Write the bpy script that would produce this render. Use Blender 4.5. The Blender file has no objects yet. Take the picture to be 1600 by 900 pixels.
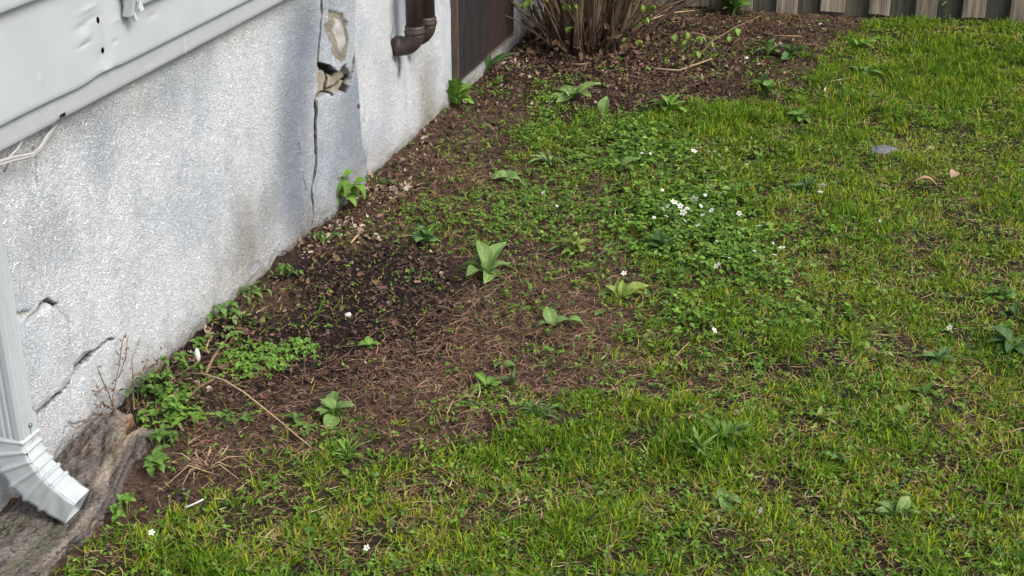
import bpy, math
import numpy as np
from mathutils import Vector, Matrix
R = np.random.RandomState(7)
SC = bpy.context.scene
COL = SC.collection

# ------------------------------------------------------------------ camera, sky, sun
FPX, CH, HOR = 2200.0, 1.6, -570.0          # focal length in photo pixels, eye height, horizon row
PITCH = math.atan((450 - HOR) / FPX)
cam = bpy.data.cameras.new('camera')
camo = bpy.data.objects.new('camera', cam); COL.objects.link(camo)
cam.sensor_width = 36; cam.lens = FPX / 1600 * 36
cam.clip_start = 0.05; cam.clip_end = 500
camo.location = (0, 0, CH); camo.rotation_euler = (math.pi / 2 - PITCH, 0, 0)
SC.camera = camo

SUN_EL, SUN_AZ = math.radians(48), math.radians(125)     # azimuth clockwise from +Y
w = bpy.data.worlds.new('World'); SC.world = w; w.use_nodes = True
nt = w.node_tree; bg = nt.nodes['Background']
sky = nt.nodes.new('ShaderNodeTexSky'); sky.sky_type = 'NISHITA'; sky.sun_disc = False
sky.sun_elevation = SUN_EL; sky.sun_rotation = SUN_AZ
sky.dust_density = 4.0; sky.air_density = 1.0; sky.ozone_density = 1.0
nt.links.new(sky.outputs[0], bg.inputs[0]); bg.inputs[1].default_value = 0.13
sun = bpy.data.lights.new('sun', 'SUN'); sun.energy = 1.25; sun.angle = math.radians(32); sun.color = (1, .98, .95)
suno = bpy.data.objects.new('sun', sun); COL.objects.link(suno)
sd = Vector((math.sin(SUN_AZ) * math.cos(SUN_EL), math.cos(SUN_AZ) * math.cos(SUN_EL), math.sin(SUN_EL)))
suno.rotation_euler = sd.to_track_quat('Z', 'Y').to_euler(); suno.location = (4, -3, 6)
SC.view_settings.view_transform = 'Standard'; SC.view_settings.look = 'None'
SC.view_settings.gamma = 1; SC.view_settings.exposure = 0.74

# ------------------------------------------------------------------ plan helpers
def ray(u, v):
    x = (u - 800) / FPX; y = -(v - 450) / FPX
    return np.array([x, math.cos(PITCH) + y * math.sin(PITCH), -math.sin(PITCH) + y * math.cos(PITCH)])
def G(u, v, z=0.0):
    r = ray(u, v); t = (CH - z) / -r[2]
    return np.array([r[0] * t, r[1] * t, z])
A = G(320, 520); B = G(840, 45)
D = (B - A) / np.linalg.norm(B - A)         # along the wall, away from the viewer
N = np.array([D[1], -D[0], 0.0])            # out of the wall, over the lawn
CAMP = np.array([0, 0, CH])
def W(u, v, off=0.0):
    r = ray(u, v); t = np.dot(A + N * off - CAMP, N) / np.dot(r, N); P = CAMP + r * t
    return float(np.dot(P - A, D)), float(P[2])
def WP(s, off, z): return A + D * s + N * off + np.array([0, 0, z])
def scale_at(u, v):                          # metres per photo pixel across, on the ground
    g = G(u, v); return math.hypot(g[1], CH) / FPX

_tab = np.random.RandomState(3).rand(256, 256)
def vn(x, y, seed=0):
    x = np.asarray(x, float) + seed * 17.31; y = np.asarray(y, float) + seed * 5.77
    xi = np.floor(x).astype(int); yi = np.floor(y).astype(int); fx = x - xi; fy = y - yi
    fx = fx * fx * (3 - 2 * fx); fy = fy * fy * (3 - 2 * fy)
    a = _tab[xi & 255, yi & 255]; b = _tab[(xi + 1) & 255, yi & 255]
    c = _tab[xi & 255, (yi + 1) & 255]; d = _tab[(xi + 1) & 255, (yi + 1) & 255]
    return (a * (1 - fx) + b * fx) * (1 - fy) + (c * (1 - fx) + d * fx) * fy
def fbm(x, y, seed=0, o=4):
    s = 0; a = 1; t = 0
    for k in range(o):
        s = s + a * vn(x * 2 ** k, y * 2 ** k, seed + k * 3); t += a; a *= .5
    return s / t
def sstep(a, b, x):
    t = np.clip((x - a) / (b - a), 0, 1); return t * t * (3 - 2 * t)
def seg_dist(px, py, pts):
    best = np.full(np.shape(px), 1e9); tt = np.zeros(np.shape(px)); n = len(pts) - 1
    for i in range(n):
        ax, ay = pts[i]; bx, by = pts[i + 1]; dx, dy = bx - ax, by - ay; L = dx * dx + dy * dy + 1e-12
        t = np.clip(((px - ax) * dx + (py - ay) * dy) / L, 0, 1)
        d = np.hypot(px - ax - t * dx, py - ay - t * dy); m = d < best
        best = np.where(m, d, best); tt = np.where(m, (i + t) / n, tt)
    return best, tt
def inside(px, py, poly):
    r = np.zeros(np.shape(px), bool); n = len(poly)
    for i in range(n):
        x1, y1 = poly[i]; x2, y2 = poly[(i + 1) % n]
        c = ((y1 > py) != (y2 > py)) & (px < (x2 - x1) * (py - y1) / (y2 - y1 + 1e-12) + x1)
        r ^= c
    return r
def sdist(px, py, poly):
    d, _ = seg_dist(px, py, list(poly) + [poly[0]])
    return np.where(inside(px, py, poly), d, -d)

# ------------------------------------------------------------------ plan of the ground
BEDPX = [(60, 960), (180, 850), (250, 800), (330, 772), (430, 745), (520, 705), (600, 692), (700, 672), (800, 655),
         (900, 628), (985, 590), (1040, 555), (1035, 500), (985, 455), (965, 400), (935, 330), (890, 270), (870, 205),
         (905, 185), (1000, 188), (1100, 165), (1200, 160), (1275, 128), (1310, 80), (1340, 40), (1345, -10), (700, -60)]
BED = [tuple(G(*q)[:2]) for q in BEDPX] + [tuple((A - N * 1)[:2] + D[:2] * 4), tuple((A - N * 1 - D * 2)[:2])]
def gauss(x, y, u, v, ru, rv, k=1.0):
    c = G(u, v); a = scale_at(u, v) * ru; g2 = G(u, v - rv); b = abs(g2[1] - c[1])
    return k * np.exp(-(((x - c[0]) / a) ** 2 + ((y - c[1]) / b) ** 2))
def blobs(x, y, L): 
    r = 0
    for q in L: r = np.maximum(r, gauss(x, y, *q))
    return r
BARE = [(1215, 583, 65, 24, 1.0), (1435, 380, 60, 22, .75), (1400, 545, 60, 30, .75), (820, 790, 70, 40, .6), (450, 775, 45, 60, .75),
        (470, 700, 50, 25, .8), (1470, 725, 45, 30, .6), (1215, 700, 45, 30, .5), (1100, 615, 40, 20, .6), (1340, 205, 40, 10, .3),
        (1390, 330, 60, 18, .5), (1215, 210, 40, 10, .5), (690, 750, 60, 18, .5), (620, 770, 45, 18, .6), (1185, 480, 30, 18, .45),
        (1250, 680, 50, 22, .6), (1440, 430, 50, 18, .6), (1290, 560, 60, 18, .7), (1180, 755, 60, 22, .5), (560, 860, 50, 30, .5), (1275, 60, 60, 20, .6),
        (1290, 600, 50, 20, .4), (1420, 240, 50, 8, .5), (1310, 200, 60, 9, .3), (1480, 500, 50, 22, .5), (700, 830, 60, 20, .5)]
YEL = [(1300, 430, 130, 60, .7), (1250, 350, 60, 30, .5), (1480, 600, 90, 40, .8), (1430, 240, 70, 20, .9), (1080, 580, 70, 25, .9),
       (650, 820, 130, 50, .6), (1150, 800, 200, 60, .5), (1470, 260, 100, 30, .5), (1560, 400, 80, 60, .5), (1340, 500, 90, 40, .6),
       (1000, 770, 120, 40, .5), (1560, 700, 80, 60, .5), (430, 840, 60, 40, .6), (1140, 250, 60, 20, .4), (1330, 80, 60, 20, .4)]
LUSH = [(1130, 195, 130, 25, 1), (1090, 700, 90, 55, 1), (850, 680, 50, 12, .3), (545, 722, 25, 16, .7), (1300, 150, 150, 60, .7),
        (1500, 130, 150, 60, .9), (1050, 640, 60, 40, .8), (960, 710, 80, 30, .4), (1280, 290, 40, 20, .7), (250, 870, 90, 40, .8),
        (760, 720, 80, 20, .4), (1240, 780, 90, 60, .4), (1340, 330, 60, 30, .5), (940, 850, 90, 50, .5), (1140, 470, 60, 40, .5), (1570, 30, 90, 15, 1)]
WEED = [(1070, 350, 110, 95, 1.0), (1010, 240, 90, 45, .9), (1150, 400, 90, 60, .9), (930, 245, 70, 35, .85), (850, 175, 28, 45, .9),
        (830, 215, 35, 22, .9), (780, 330, 110, 60, .9), (860, 320, 100, 70, .85), (700, 345, 110, 40, .75), (720, 240, 60, 25, .5), (860, 430, 100, 40, .45), (880, 560, 120, 50, .35), (780, 640, 160, 25, .5), (520, 690, 90, 25, .5), (1080, 90, 90, 20, .3), (640, 330, 50, 30, .35),
        (950, 400, 50, 30, .5), (1000, 500, 60, 30, .5), (1080, 500, 60, 40, .7), (1150, 560, 70, 40, .4), (885, 130, 35, 8, .6),
        (1290, 660, 60, 30, .4), (1230, 500, 60, 30, .5), (560, 385, 60, 20, .25), (440, 500, 60, 25, .4), (800, 480, 60, 25, .35),
        (730, 265, 40, 20, .35), (1230, 250, 80, 30, .3), (1250, 150, 60, 25, .5), (1190, 100, 60, 25, .25), (1400, 580, 90, 40, .3),
        (960, 200, 60, 15, .7), (350, 560, 60, 40, .5), (270, 640, 45, 50, .7), (640, 290, 90, 12, .2), (990, 540, 50, 20, .5),
        (770, 150, 45, 12, .45), (760, 200, 30, 10, .3), (1110, 730, 70, 50, .35), (1370, 830, 80, 40, .35), (250, 860, 60, 40, .4)]
STRAW = [(750, 560, 190, 90, 1.0), (900, 520, 130, 70, .9), (620, 560, 120, 70, .7), (850, 600, 130, 40, 1), (650, 640, 140, 40, .9),
         (960, 560, 80, 50, .9), (830, 440, 130, 60, .6), (500, 620, 140, 60, .45), (340, 700, 60, 40, .7), (1050, 130, 90, 20, .6),
         (1180, 30, 110, 14, .5), (700, 300, 110, 60, .4), (900, 300, 80, 60, .45), (600, 480, 120, 50, .4), (520, 660, 80, 30, .6)]
def fields(x, y):
    nz = (fbm(x * 5, y * 5, 11) - .5)
    sd = sdist(x, y, BED) + nz * .42 + (fbm(x * 11, y * 11, 18, 2) - .5) * .26 + (fbm(x * 22, y * 22, 12, 2) - .5) * .18
    bed = sstep(-.10, .09, sd)
    bare = np.clip(blobs(x, y, BARE) * (.75 + .9 * fbm(x * 25, y * 25, 13, 3)), 0, 1)
    wd = np.clip(blobs(x, y, WEED) + (fbm(x * 9, y * 9, 14, 3) - .5) * .5, 0, 1)
    patch = fbm(x * 12, y * 12, 15, 3)
    fine = fbm(x * 30, y * 30, 19, 2)
    grass = (1 - bed) * np.clip(.10 + 1.25 * sstep(.36, .62, patch * .5 + fine * .5), .06, 1.2) * (1 - .95 * sstep(.25, .7, bare))
    grass = grass * (1 - .72 * sstep(-.34, -.06, sd - .22 * (fine - .5)) * sstep(3.6, 3.3, y) * sstep(.50, .66, .55 + .5 * (vn(x * 18, y * 18, 20) - .5)) - .35 * sstep(-.22, -.05, sd))
    grass = np.clip(grass, 0, 2)
    lush = np.clip(blobs(x, y, LUSH) + (patch - .55) * 1.2, 0, 1)
    yel = np.clip(blobs(x, y, YEL) * 1.15 + (fbm(x * 6, y * 6, 16, 3) - .42) * 1.6, 0, 1)
    straw = np.clip(blobs(x, y, STRAW) * (.2 + 1.5 * fbm(x * 10, y * 10, 17, 3)) - gauss(x, y, 610, 450, 110, 50, .45) - gauss(x, y, 560, 520, 80, 40, .4), 0, 1)
    return bed, bare, wd, grass, lush, yel, straw
def height(x, y):
    s = (x - A[0]) * D[0] + (y - A[1]) * D[1]; n = (x - A[0]) * N[0] + (y - A[1]) * N[1]
    h = (fbm(x * 2.2, y * 2.2, 21, 2) - .5) * .03 + (fbm(x * 9, y * 9, 22, 3) - .5) * .022
    h = h * sstep(-.05, .25, n) * .9 + .012 * np.exp(-np.clip(n, 0, 9) / .08)
    h = h - .02 * gauss(x, y, 1215, 583, 60, 24)
    return h
def HZ(x, y): return float(height(np.array([x]), np.array([y]))[0])

# ------------------------------------------------------------------ materials
def newmat(name):
    m = bpy.data.materials.new(name); m.use_nodes = True
    return m, m.node_tree, m.node_tree.nodes['Principled BSDF']
def nd(t, k, **kw):
    n = t.nodes.new(k)
    for a, v in kw.items(): setattr(n, a, v)
    return n
def mat(name, col, rough=.6, nscale=40, namt=.25, bump=.0, bscale=None, metal=0, attr=False, trans=0, rnd=.0, stretch=None, spec=.3, detail=6):
    m, t, b = newmat(name); L = t.links
    tc = nd(t, 'ShaderNodeTexCoord'); mp = nd(t, 'ShaderNodeMapping'); L.new(tc.outputs['Object'], mp.inputs[0])
    if stretch: mp.inputs['Scale'].default_value = stretch
    n = nd(t, 'ShaderNodeTexNoise'); n.inputs['Scale'].default_value = nscale; n.inputs['Detail'].default_value = detail
    L.new(mp.outputs[0], n.inputs['Vector'])
    mr = nd(t, 'ShaderNodeMapRange'); mr.inputs['From Min'].default_value = .25; mr.inputs['From Max'].default_value = .75
    mr.inputs['To Min'].default_value = 1 - namt; mr.inputs['To Max'].default_value = 1 + namt; L.new(n.outputs[0], mr.inputs[0])
    hs = nd(t, 'ShaderNodeHueSaturation')
    if attr:
        a = nd(t, 'ShaderNodeAttribute', attribute_name='Col'); L.new(a.outputs['Color'], hs.inputs['Color'])
    else: hs.inputs['Color'].default_value = (*col, 1)
    if rnd:
        oi = nd(t, 'ShaderNodeObjectInfo'); m2 = nd(t, 'ShaderNodeMapRange')
        m2.inputs['To Min'].default_value = 1 - rnd; m2.inputs['To Max'].default_value = 1 + rnd
        L.new(oi.outputs['Random'], m2.inputs[0])
        mm = nd(t, 'ShaderNodeMath', operation='MULTIPLY'); L.new(mr.outputs[0], mm.inputs[0]); L.new(m2.outputs[0], mm.inputs[1])
        L.new(mm.outputs[0], hs.inputs['Value'])
    else: L.new(mr.outputs[0], hs.inputs['Value'])
    L.new(hs.outputs[0], b.inputs['Base Color'])
    b.inputs['Roughness'].default_value = rough; b.inputs['Metallic'].default_value = metal
    b.inputs['Specular IOR Level'].default_value = spec
    if bump:
        n2 = nd(t, 'ShaderNodeTexNoise'); n2.inputs['Scale'].default_value = bscale or nscale; n2.inputs['Detail'].default_value = 5
        L.new(mp.outputs[0], n2.inputs['Vector'])
        bp = nd(t, 'ShaderNodeBump'); bp.inputs['Strength'].default_value = 1; bp.inputs['Distance'].default_value = bump
        L.new(n2.outputs[0], bp.inputs['Height']); L.new(bp.outputs[0], b.inputs['Normal'])
    if trans:
        tr = nd(t, 'ShaderNodeBsdfTranslucent'); L.new(hs.outputs[0], tr.inputs['Color'])
        mx = nd(t, 'ShaderNodeMixShader'); mx.inputs[0].default_value = trans
        out = t.nodes['Material Output']; L.new(b.outputs[0], mx.inputs[1]); L.new(tr.outputs[0], mx.inputs[2]); L.new(mx.outputs[0], out.inputs[0])
    return m
def stucco_mat():
    m, t, b = newmat('stucco'); L = t.links
    a = nd(t, 'ShaderNodeAttribute', attribute_name='Col')
    tc = nd(t, 'ShaderNodeTexCoord')
    n1 = nd(t, 'ShaderNodeTexNoise'); n1.inputs['Scale'].default_value = 105; n1.inputs['Detail'].default_value = 2.5; n1.inputs['Distortion'].default_value = 1.6
    L.new(tc.outputs['Object'], n1.inputs['Vector'])
    n2 = nd(t, 'ShaderNodeTexNoise'); n2.inputs['Scale'].default_value = 200; n2.inputs['Detail'].default_value = 2; L.new(tc.outputs['Object'], n2.inputs['Vector'])
    rg = nd(t, 'ShaderNodeMath', operation='SUBTRACT'); L.new(n1.outputs[0], rg.inputs[0]); rg.inputs[1].default_value = .5
    ab = nd(t, 'ShaderNodeMath', operation='ABSOLUTE'); L.new(rg.outputs[0], ab.inputs[0])
    hgt = nd(t, 'ShaderNodeMath', operation='MULTIPLY_ADD'); L.new(n2.outputs[0], hgt.inputs[0]); hgt.inputs[1].default_value = .10; L.new(ab.outputs[0], hgt.inputs[2])
    # rough attribute (alpha of Col) scales relief: 1 = stucco, 0 = smooth mortar
    rr = nd(t, 'ShaderNodeMath', operation='MULTIPLY'); L.new(hgt.outputs[0], rr.inputs[0]); L.new(a.outputs['Alpha'], rr.inputs[1])
    bp = nd(t, 'ShaderNodeBump'); bp.inputs['Distance'].default_value = .018; bp.inputs['Strength'].default_value = .9
    L.new(rr.outputs[0], bp.inputs['Height']); L.new(bp.outputs[0], b.inputs['Normal'])
    mr = nd(t, 'ShaderNodeMapRange'); mr.inputs['From Min'].default_value = .03; mr.inputs['From Max'].default_value = .17
    mr.inputs['To Min'].default_value = .76; mr.inputs['To Max'].default_value = 1.02; L.new(hgt.outputs[0], mr.inputs[0])
    hs = nd(t, 'ShaderNodeHueSaturation'); L.new(a.outputs['Color'], hs.inputs['Color']); L.new(mr.outputs[0], hs.inputs['Value'])
    L.new(hs.outputs[0], b.inputs['Base Color']); b.inputs['Roughness'].default_value = .85; b.inputs['Specular IOR Level'].default_value = .2
    return m
M = {}
M['stucco'] = stucco_mat()
M['siding'] = mat('white_siding_paint', (.44, .475, .49), .42, 9, .05, .0006, 30, spec=.4)
M['siding2'] = mat('weathered_trim_paint', (.385, .415, .425), .5, 40, .05, .0004, 90, stretch=(1, 1, .6))
M['downspout'] = mat('downspout_paint', (.44, .485, .50), .42, 30, .10, .0004, 60, stretch=(1, 1, .08), spec=.45)
M['elbow'] = mat('elbow_paint', (.46, .50, .51), .45, 35, .13, .0008, 45, spec=.5)
M['seam'] = mat('sealant', (.30, .32, .32), .8)
M['steel'] = mat('dull_steel', (.25, .26, .27), .45, metal=.7)
M['iron'] = mat('brown_painted_iron', (.060, .042, .038), .42, 60, .35, .0012, 120, spec=.5)
M['hatchA'] = mat('dark_stained_board', (.026, .022, .023), .62, 26, .45, .002, 60, stretch=(4, 4, .25), rnd=.1)
M['hatchB'] = mat('brown_stained_board', (.038, .026, .023), .62, 26, .5, .002, 60, stretch=(4, 4, .25))
M['rawedge'] = mat('bare_board_edge', (.095, .072, .055), .8, 50, .4, .001, 90, stretch=(3, 3, .3))
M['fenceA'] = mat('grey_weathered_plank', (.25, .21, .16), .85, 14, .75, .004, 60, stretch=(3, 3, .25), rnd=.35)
M['fenceB'] = mat('dark_greenish_plank', (.085, .082, .06), .9, 22, .6, .003, 60, stretch=(3, 3, .2), rnd=.25)  # darker greenish tone for the set-back planks and rails
M['grass'] = mat('grass_blade', (0, 0, 0), .6, 20, .06, attr=True, trans=.30, spec=.10)
M['straw'] = mat('dry_straw', (0, 0, 0), .75, 60, .15, attr=True, spec=.15)
M['leafy'] = mat('leaf_cover', (0, 0, 0), .5, 90, .12, attr=True, trans=.24, spec=.14)
M['litter'] = mat('dead_leaf', (0, 0, 0), .8, 90, .25, .001, 120, attr=True, spec=.15)
M['bark'] = mat('bark', (0, 0, 0), .9, 150, .5, .007, 100, attr=True, spec=.1, detail=9)
M['stem'] = mat('woody_stem', (.15, .105, .068), .8, 50, .4, .002, 90, rnd=.35, stretch=(1, 1, .35))
M['twig'] = mat('brown_twig', (.20, .13, .08), .8, 90, .3, rnd=.25)
M['paletwig'] = mat('pale_dry_stalk', (.42, .31, .18), .7, 90, .2)
M['cable'] = mat('grey_cable', (.42, .41, .40), .5, 90, .12)
M['petal'] = mat('white_petal', (.82, .82, .77), .5, 60, .04, trans=.2, rnd=.06)
M['pistil'] = mat('yellow_flower_centre', (.45, .38, .06), .7, 200, .2)
M['stone'] = mat('grey_stone', (.16, .165, .17), .85, 90, .3, .002, 120)
M['shell'] = mat('chalky_pebble', (.68, .66, .61), .7, 150, .12, .001, 200)
M['clod'] = mat('brown_clod', (.12, .07, .045), .9, 120, .3, .002, 160)
M['fallen'] = mat('dry_fallen_leaf', (.36, .24, .15), .7, 90, .2)
M['core'] = mat('rough_concrete', (.25, .24, .22), .9, 40, .2, .003)
def leafmat(nm, c, rough=.48):
    m = M[nm] = mat(nm, c, rough, 7, .22, .0010, 11, trans=.2, rnd=.18, spec=.3)
    t = m.node_tree; L = t.links; hs = [n for n in t.nodes if n.type == 'HUE_SAT'][0]; tc = [n for n in t.nodes if n.type == 'TEX_COORD'][0]
    sx = nd(t, 'ShaderNodeSeparateXYZ'); L.new(tc.outputs['Object'], sx.inputs[0])
    ax = nd(t, 'ShaderNodeMath', operation='ABSOLUTE'); L.new(sx.outputs[0], ax.inputs[0])
    mr = nd(t, 'ShaderNodeMapRange'); mr.inputs['From Min'].default_value = .012; mr.inputs['From Max'].default_value = .04; mr.inputs['To Min'].default_value = .65; mr.inputs['To Max'].default_value = 0; L.new(ax.outputs[0], mr.inputs[0])
    # side veins slanting off the midrib
    sm_ = nd(t, 'ShaderNodeMath', operation='MULTIPLY_ADD'); L.new(ax.outputs[0], sm_.inputs[0]); sm_.inputs[1].default_value = -1.1; L.new(sx.outputs[1], sm_.inputs[2])
    f1 = nd(t, 'ShaderNodeMath', operation='MULTIPLY'); L.new(sm_.outputs[0], f1.inputs[0]); f1.inputs[1].default_value = 8
    f2 = nd(t, 'ShaderNodeMath', operation='FRACT'); L.new(f1.outputs[0], f2.inputs[0])
    f3 = nd(t, 'ShaderNodeMath', operation='LESS_THAN'); L.new(f2.outputs[0], f3.inputs[0]); f3.inputs[1].default_value = .14
    f4 = nd(t, 'ShaderNodeMath', operation='MULTIPLY'); L.new(f3.outputs[0], f4.inputs[0]); f4.inputs[1].default_value = .3
    f5 = nd(t, 'ShaderNodeMath', operation='MAXIMUM'); L.new(f4.outputs[0], f5.inputs[0]); L.new(mr.outputs[0], f5.inputs[1])
    mx = nd(t, 'ShaderNodeMix', data_type='RGBA'); mx.inputs['A'].default_value = (*c, 1); mx.inputs['B'].default_value = (min(c[0] * 1.9 + .03, 1), min(c[1] * 1.6 + .03, 1), c[2] * 1.8 + .03, 1)
    L.new(f5.outputs[0], mx.inputs['Factor']); L.new(mx.outputs['Result'], hs.inputs['Color'])
leafmat('leaf_pale', (.16, .27, .07)); leafmat('leaf_yellow', (.20, .27, .05)); leafmat('leaf_blue', (.10, .20, .055))
leafmat('leaf_bright', (.13, .26, .035)); leafmat('leaf_dark', (.055, .12, .028)); leafmat('leaf_mid', (.10, .20, .035)); leafmat('leaf_grey', (.155, .25, .07))
leafmat('leaf_young', (.17, .27, .045))
def ground_mat():
    m, t, b = newmat('soil'); L = t.links
    a = nd(t, 'ShaderNodeAttribute', attribute_name='Col'); tc = nd(t, 'ShaderNodeTexCoord')
    n = nd(t, 'ShaderNodeTexNoise'); n.inputs['Scale'].default_value = 70; n.inputs['Detail'].default_value = 8; n.inputs['Roughness'].default_value = .7
    L.new(tc.outputs['Object'], n.inputs['Vector'])
    vo = nd(t, 'ShaderNodeTexVoronoi'); vo.inputs['Scale'].default_value = 130; L.new(tc.outputs['Object'], vo.inputs['Vector'])
    mr = nd(t, 'ShaderNodeMapRange'); mr.inputs['From Min'].default_value = .3; mr.inputs['From Max'].default_value = .7
    mr.inputs['To Min'].default_value = .45; mr.inputs['To Max'].default_value = 1.6; L.new(n.outputs[0], mr.inputs[0])
    hs = nd(t, 'ShaderNodeHueSaturation'); L.new(a.outputs['Color'], hs.inputs['Color']); L.new(mr.outputs[0], hs.inputs['Value'])
    L.new(hs.outputs[0], b.inputs['Base Color']); b.inputs['Roughness'].default_value = .9; b.inputs['Specular IOR Level'].default_value = .15
    ad = nd(t, 'ShaderNodeMath', operation='MULTIPLY_ADD'); L.new(vo.outputs[0], ad.inputs[0]); ad.inputs[1].default_value = -.5; L.new(n.outputs[0], ad.inputs[2])
    bp = nd(t, 'ShaderNodeBump'); bp.inputs['Distance'].default_value = .012; L.new(ad.outputs[0], bp.inputs['Height']); L.new(bp.outputs[0], b.inputs['Normal'])
    return m
M['soil'] = ground_mat()

# ------------------------------------------------------------------ mesh helpers
def fastmesh(name, V, F, m, parent=None, colr=None, smooth=False, **props):
    """V (n,3); F (m,k) one face size"""
    V = np.asarray(V, np.float32); F = np.asarray(F, np.int32)
    me = bpy.data.meshes.new(name); me.vertices.add(len(V)); me.vertices.foreach_set('co', V.ravel())
    k = F.shape[1]; me.loops.add(F.size); me.loops.foreach_set('vertex_index', F.ravel())
    me.polygons.add(len(F)); me.polygons.foreach_set('loop_start', np.arange(0, F.size, k, dtype=np.int32))
    me.polygons.foreach_set('use_smooth', np.full(len(F), smooth))
    me.update(calc_edges=True)
    if colr is not None:
        c = np.ones((len(V), 4), np.float32); c[:, :colr.shape[1]] = colr
        at = me.color_attributes.new('Col', 'FLOAT_COLOR', 'POINT'); at.data.foreach_set('color', c.ravel())
    me.materials.append(m)
    o = bpy.data.objects.new(name, me); COL.objects.link(o)
    if parent: o.parent = parent
    for a, v in props.items(): o[a] = v
    return o
def pymesh(name, V, F, m, parent=None, smooth=False):
    me = bpy.data.meshes.new(name); me.from_pydata([tuple(map(float, v)) for v in V], [], F); me.update()
    me.materials.append(m)
    if smooth: me.polygons.foreach_set('use_smooth', [True] * len(me.polygons))
    o = bpy.data.objects.new(name, me); COL.objects.link(o)
    if parent: o.parent = parent
    return o
def empty(name, loc, label, cat, group=None):
    o = bpy.data.objects.new(name, None); COL.objects.link(o); o.location = loc; o.empty_display_size = .02
    o['label'] = label; o['category'] = cat
    if group: o['group'] = group
    return o
def tag(o, label, cat, group=None):
    o['label'] = label; o['category'] = cat
    if group: o['group'] = group
    return o
def gridfaces(nu, nv, flip=False):
    i = np.arange(nu - 1)[:, None] * nv + np.arange(nv - 1)[None, :]
    f = np.stack([i, i + nv, i + nv + 1, i + 1], -1).reshape(-1, 4)
    return f[:, ::-1] if flip else f
def tubeVF(pts, rad, seg=8, cap=True, jit=0):
    pts = [Vector(p) for p in pts]; n = len(pts)
    if not hasattr(rad, '__len__'): rad = [rad] * n
    V = []; F = []; up = None
    for i, p in enumerate(pts):
        t = (pts[min(i + 1, n - 1)] - pts[max(i - 1, 0)]).normalized()
        if up is None: up = t.orthogonal().normalized()
        up = (up - t * up.dot(t)).normalized(); sd_ = t.cross(up)
        for k in range(seg):
            a = 2 * math.pi * k / seg; r = rad[i] * (1 + jit * (R.rand() - .5))
            V.append(p + (up * math.cos(a) + sd_ * math.sin(a)) * r)
    for i in range(n - 1):
        for k in range(seg):
            a = i * seg + k; b_ = i * seg + (k + 1) % seg; F.append((a, b_, b_ + seg, a + seg))
    if cap: F.append(tuple(range(seg))[::-1]); F.append(tuple(range((n - 1) * seg, n * seg)))
    return V, F
def tube(name, pts, rad, m, parent=None, seg=8, jit=0):
    V, F = tubeVF(pts, rad, seg, True, jit); return pymesh(name, V, F, m, parent, True)
def join(parts):
    V = []; F = []
    for v, f in parts:
        b_ = len(V); V += list(v); F += [tuple(i + b_ for i in q) for q in f]
    return V, F
def boxVF(cs):   # eight corners: bottom ring then top ring
    return list(cs), [(0, 3, 2, 1), (4, 5, 6, 7), (0, 1, 5, 4), (1, 2, 6, 5), (2, 3, 7, 6), (3, 0, 4, 7)]
def wbox(s0, s1, o0, o1, z0, z1):
    return boxVF([WP(s0, o0, z0), WP(s1, o0, z0), WP(s1, o1, z0), WP(s0, o1, z0), WP(s0, o0, z1), WP(s1, o0, z1), WP(s1, o1, z1), WP(s0, o1, z1)])

# ------------------------------------------------------------------ ground
def axis(lo, hi, st, far):
    a = np.arange(lo, hi, st); g = st * 1.35 ** np.arange(1, 60); g = np.cumsum(g); g = g[g < far]; 
    return np.concatenate([lo - g[::-1], a, a[-1] + g])
gx = axis(-1.5, 2.9, .010, 150); gy = axis(1.9, 7.0, .010, 150)
X, Y = np.meshgrid(gx, gy, indexing='ij'); X = X.ravel(); Y = Y.ravel()
bed, bare, wd, gr, lush, yel, straw = fields(X, Y)
near = sstep(9, 7.5, np.hypot(X, Y - 2)) 
Z = height(X, Y) + near * ((fbm(X * 45, Y * 45, 31, 3) - .5) * .016 * (.5 + .9 * bed) + (fbm(X * 120, Y * 120, 32, 2) - .5) * .007)
Z += near * .007 * (1 - bed)
# a small mound and hollow in the bed close to the wall
Z += gauss(X, Y, 455, 415, 22, 9, .02) - gauss(X, Y, 430, 436, 24, 5, .015) - gauss(X, Y, 1170, 87, 30, 5, .02) + gauss(X, Y, 1170, 95, 30, 4, -.02)
wet = sstep(.42, .8, fbm(X * 3, Y * 3, 33, 3) + gauss(X, Y, 640, 440, 140, 60, .5) + gauss(X, Y, 580, 520, 110, 50, .45) + gauss(X, Y, 1050, 130, 200, 40, .35) + gauss(X, Y, 1215, 585, 60, 30, .4)
            + gauss(X, Y, 520, 560, 120, 50, .3) - gauss(X, Y, 640, 230, 60, 60, .3) - gauss(X, Y, 420, 480, 60, 60, .25))[:, None]
c_dry = np.array([.105, .068, .047]); c_wet = np.array([.022, .015, .012]); c_lawn = np.array([.042, .034, .018])
colr = (c_dry * (1 - wet) + c_wet * wet) * bed[:, None] + (c_lawn * (1 - .5 * wet)) * (1 - bed[:, None])
far = 1 - near[:, None]; colr = colr * (1 - far) + np.array([.06, .085, .02]) * far
g_ = fastmesh('ground', np.stack([X, Y, Z], 1), gridfaces(len(gx), len(gy)), M['soil'], None, colr, True, kind='structure')
del X, Y, Z, colr

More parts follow.
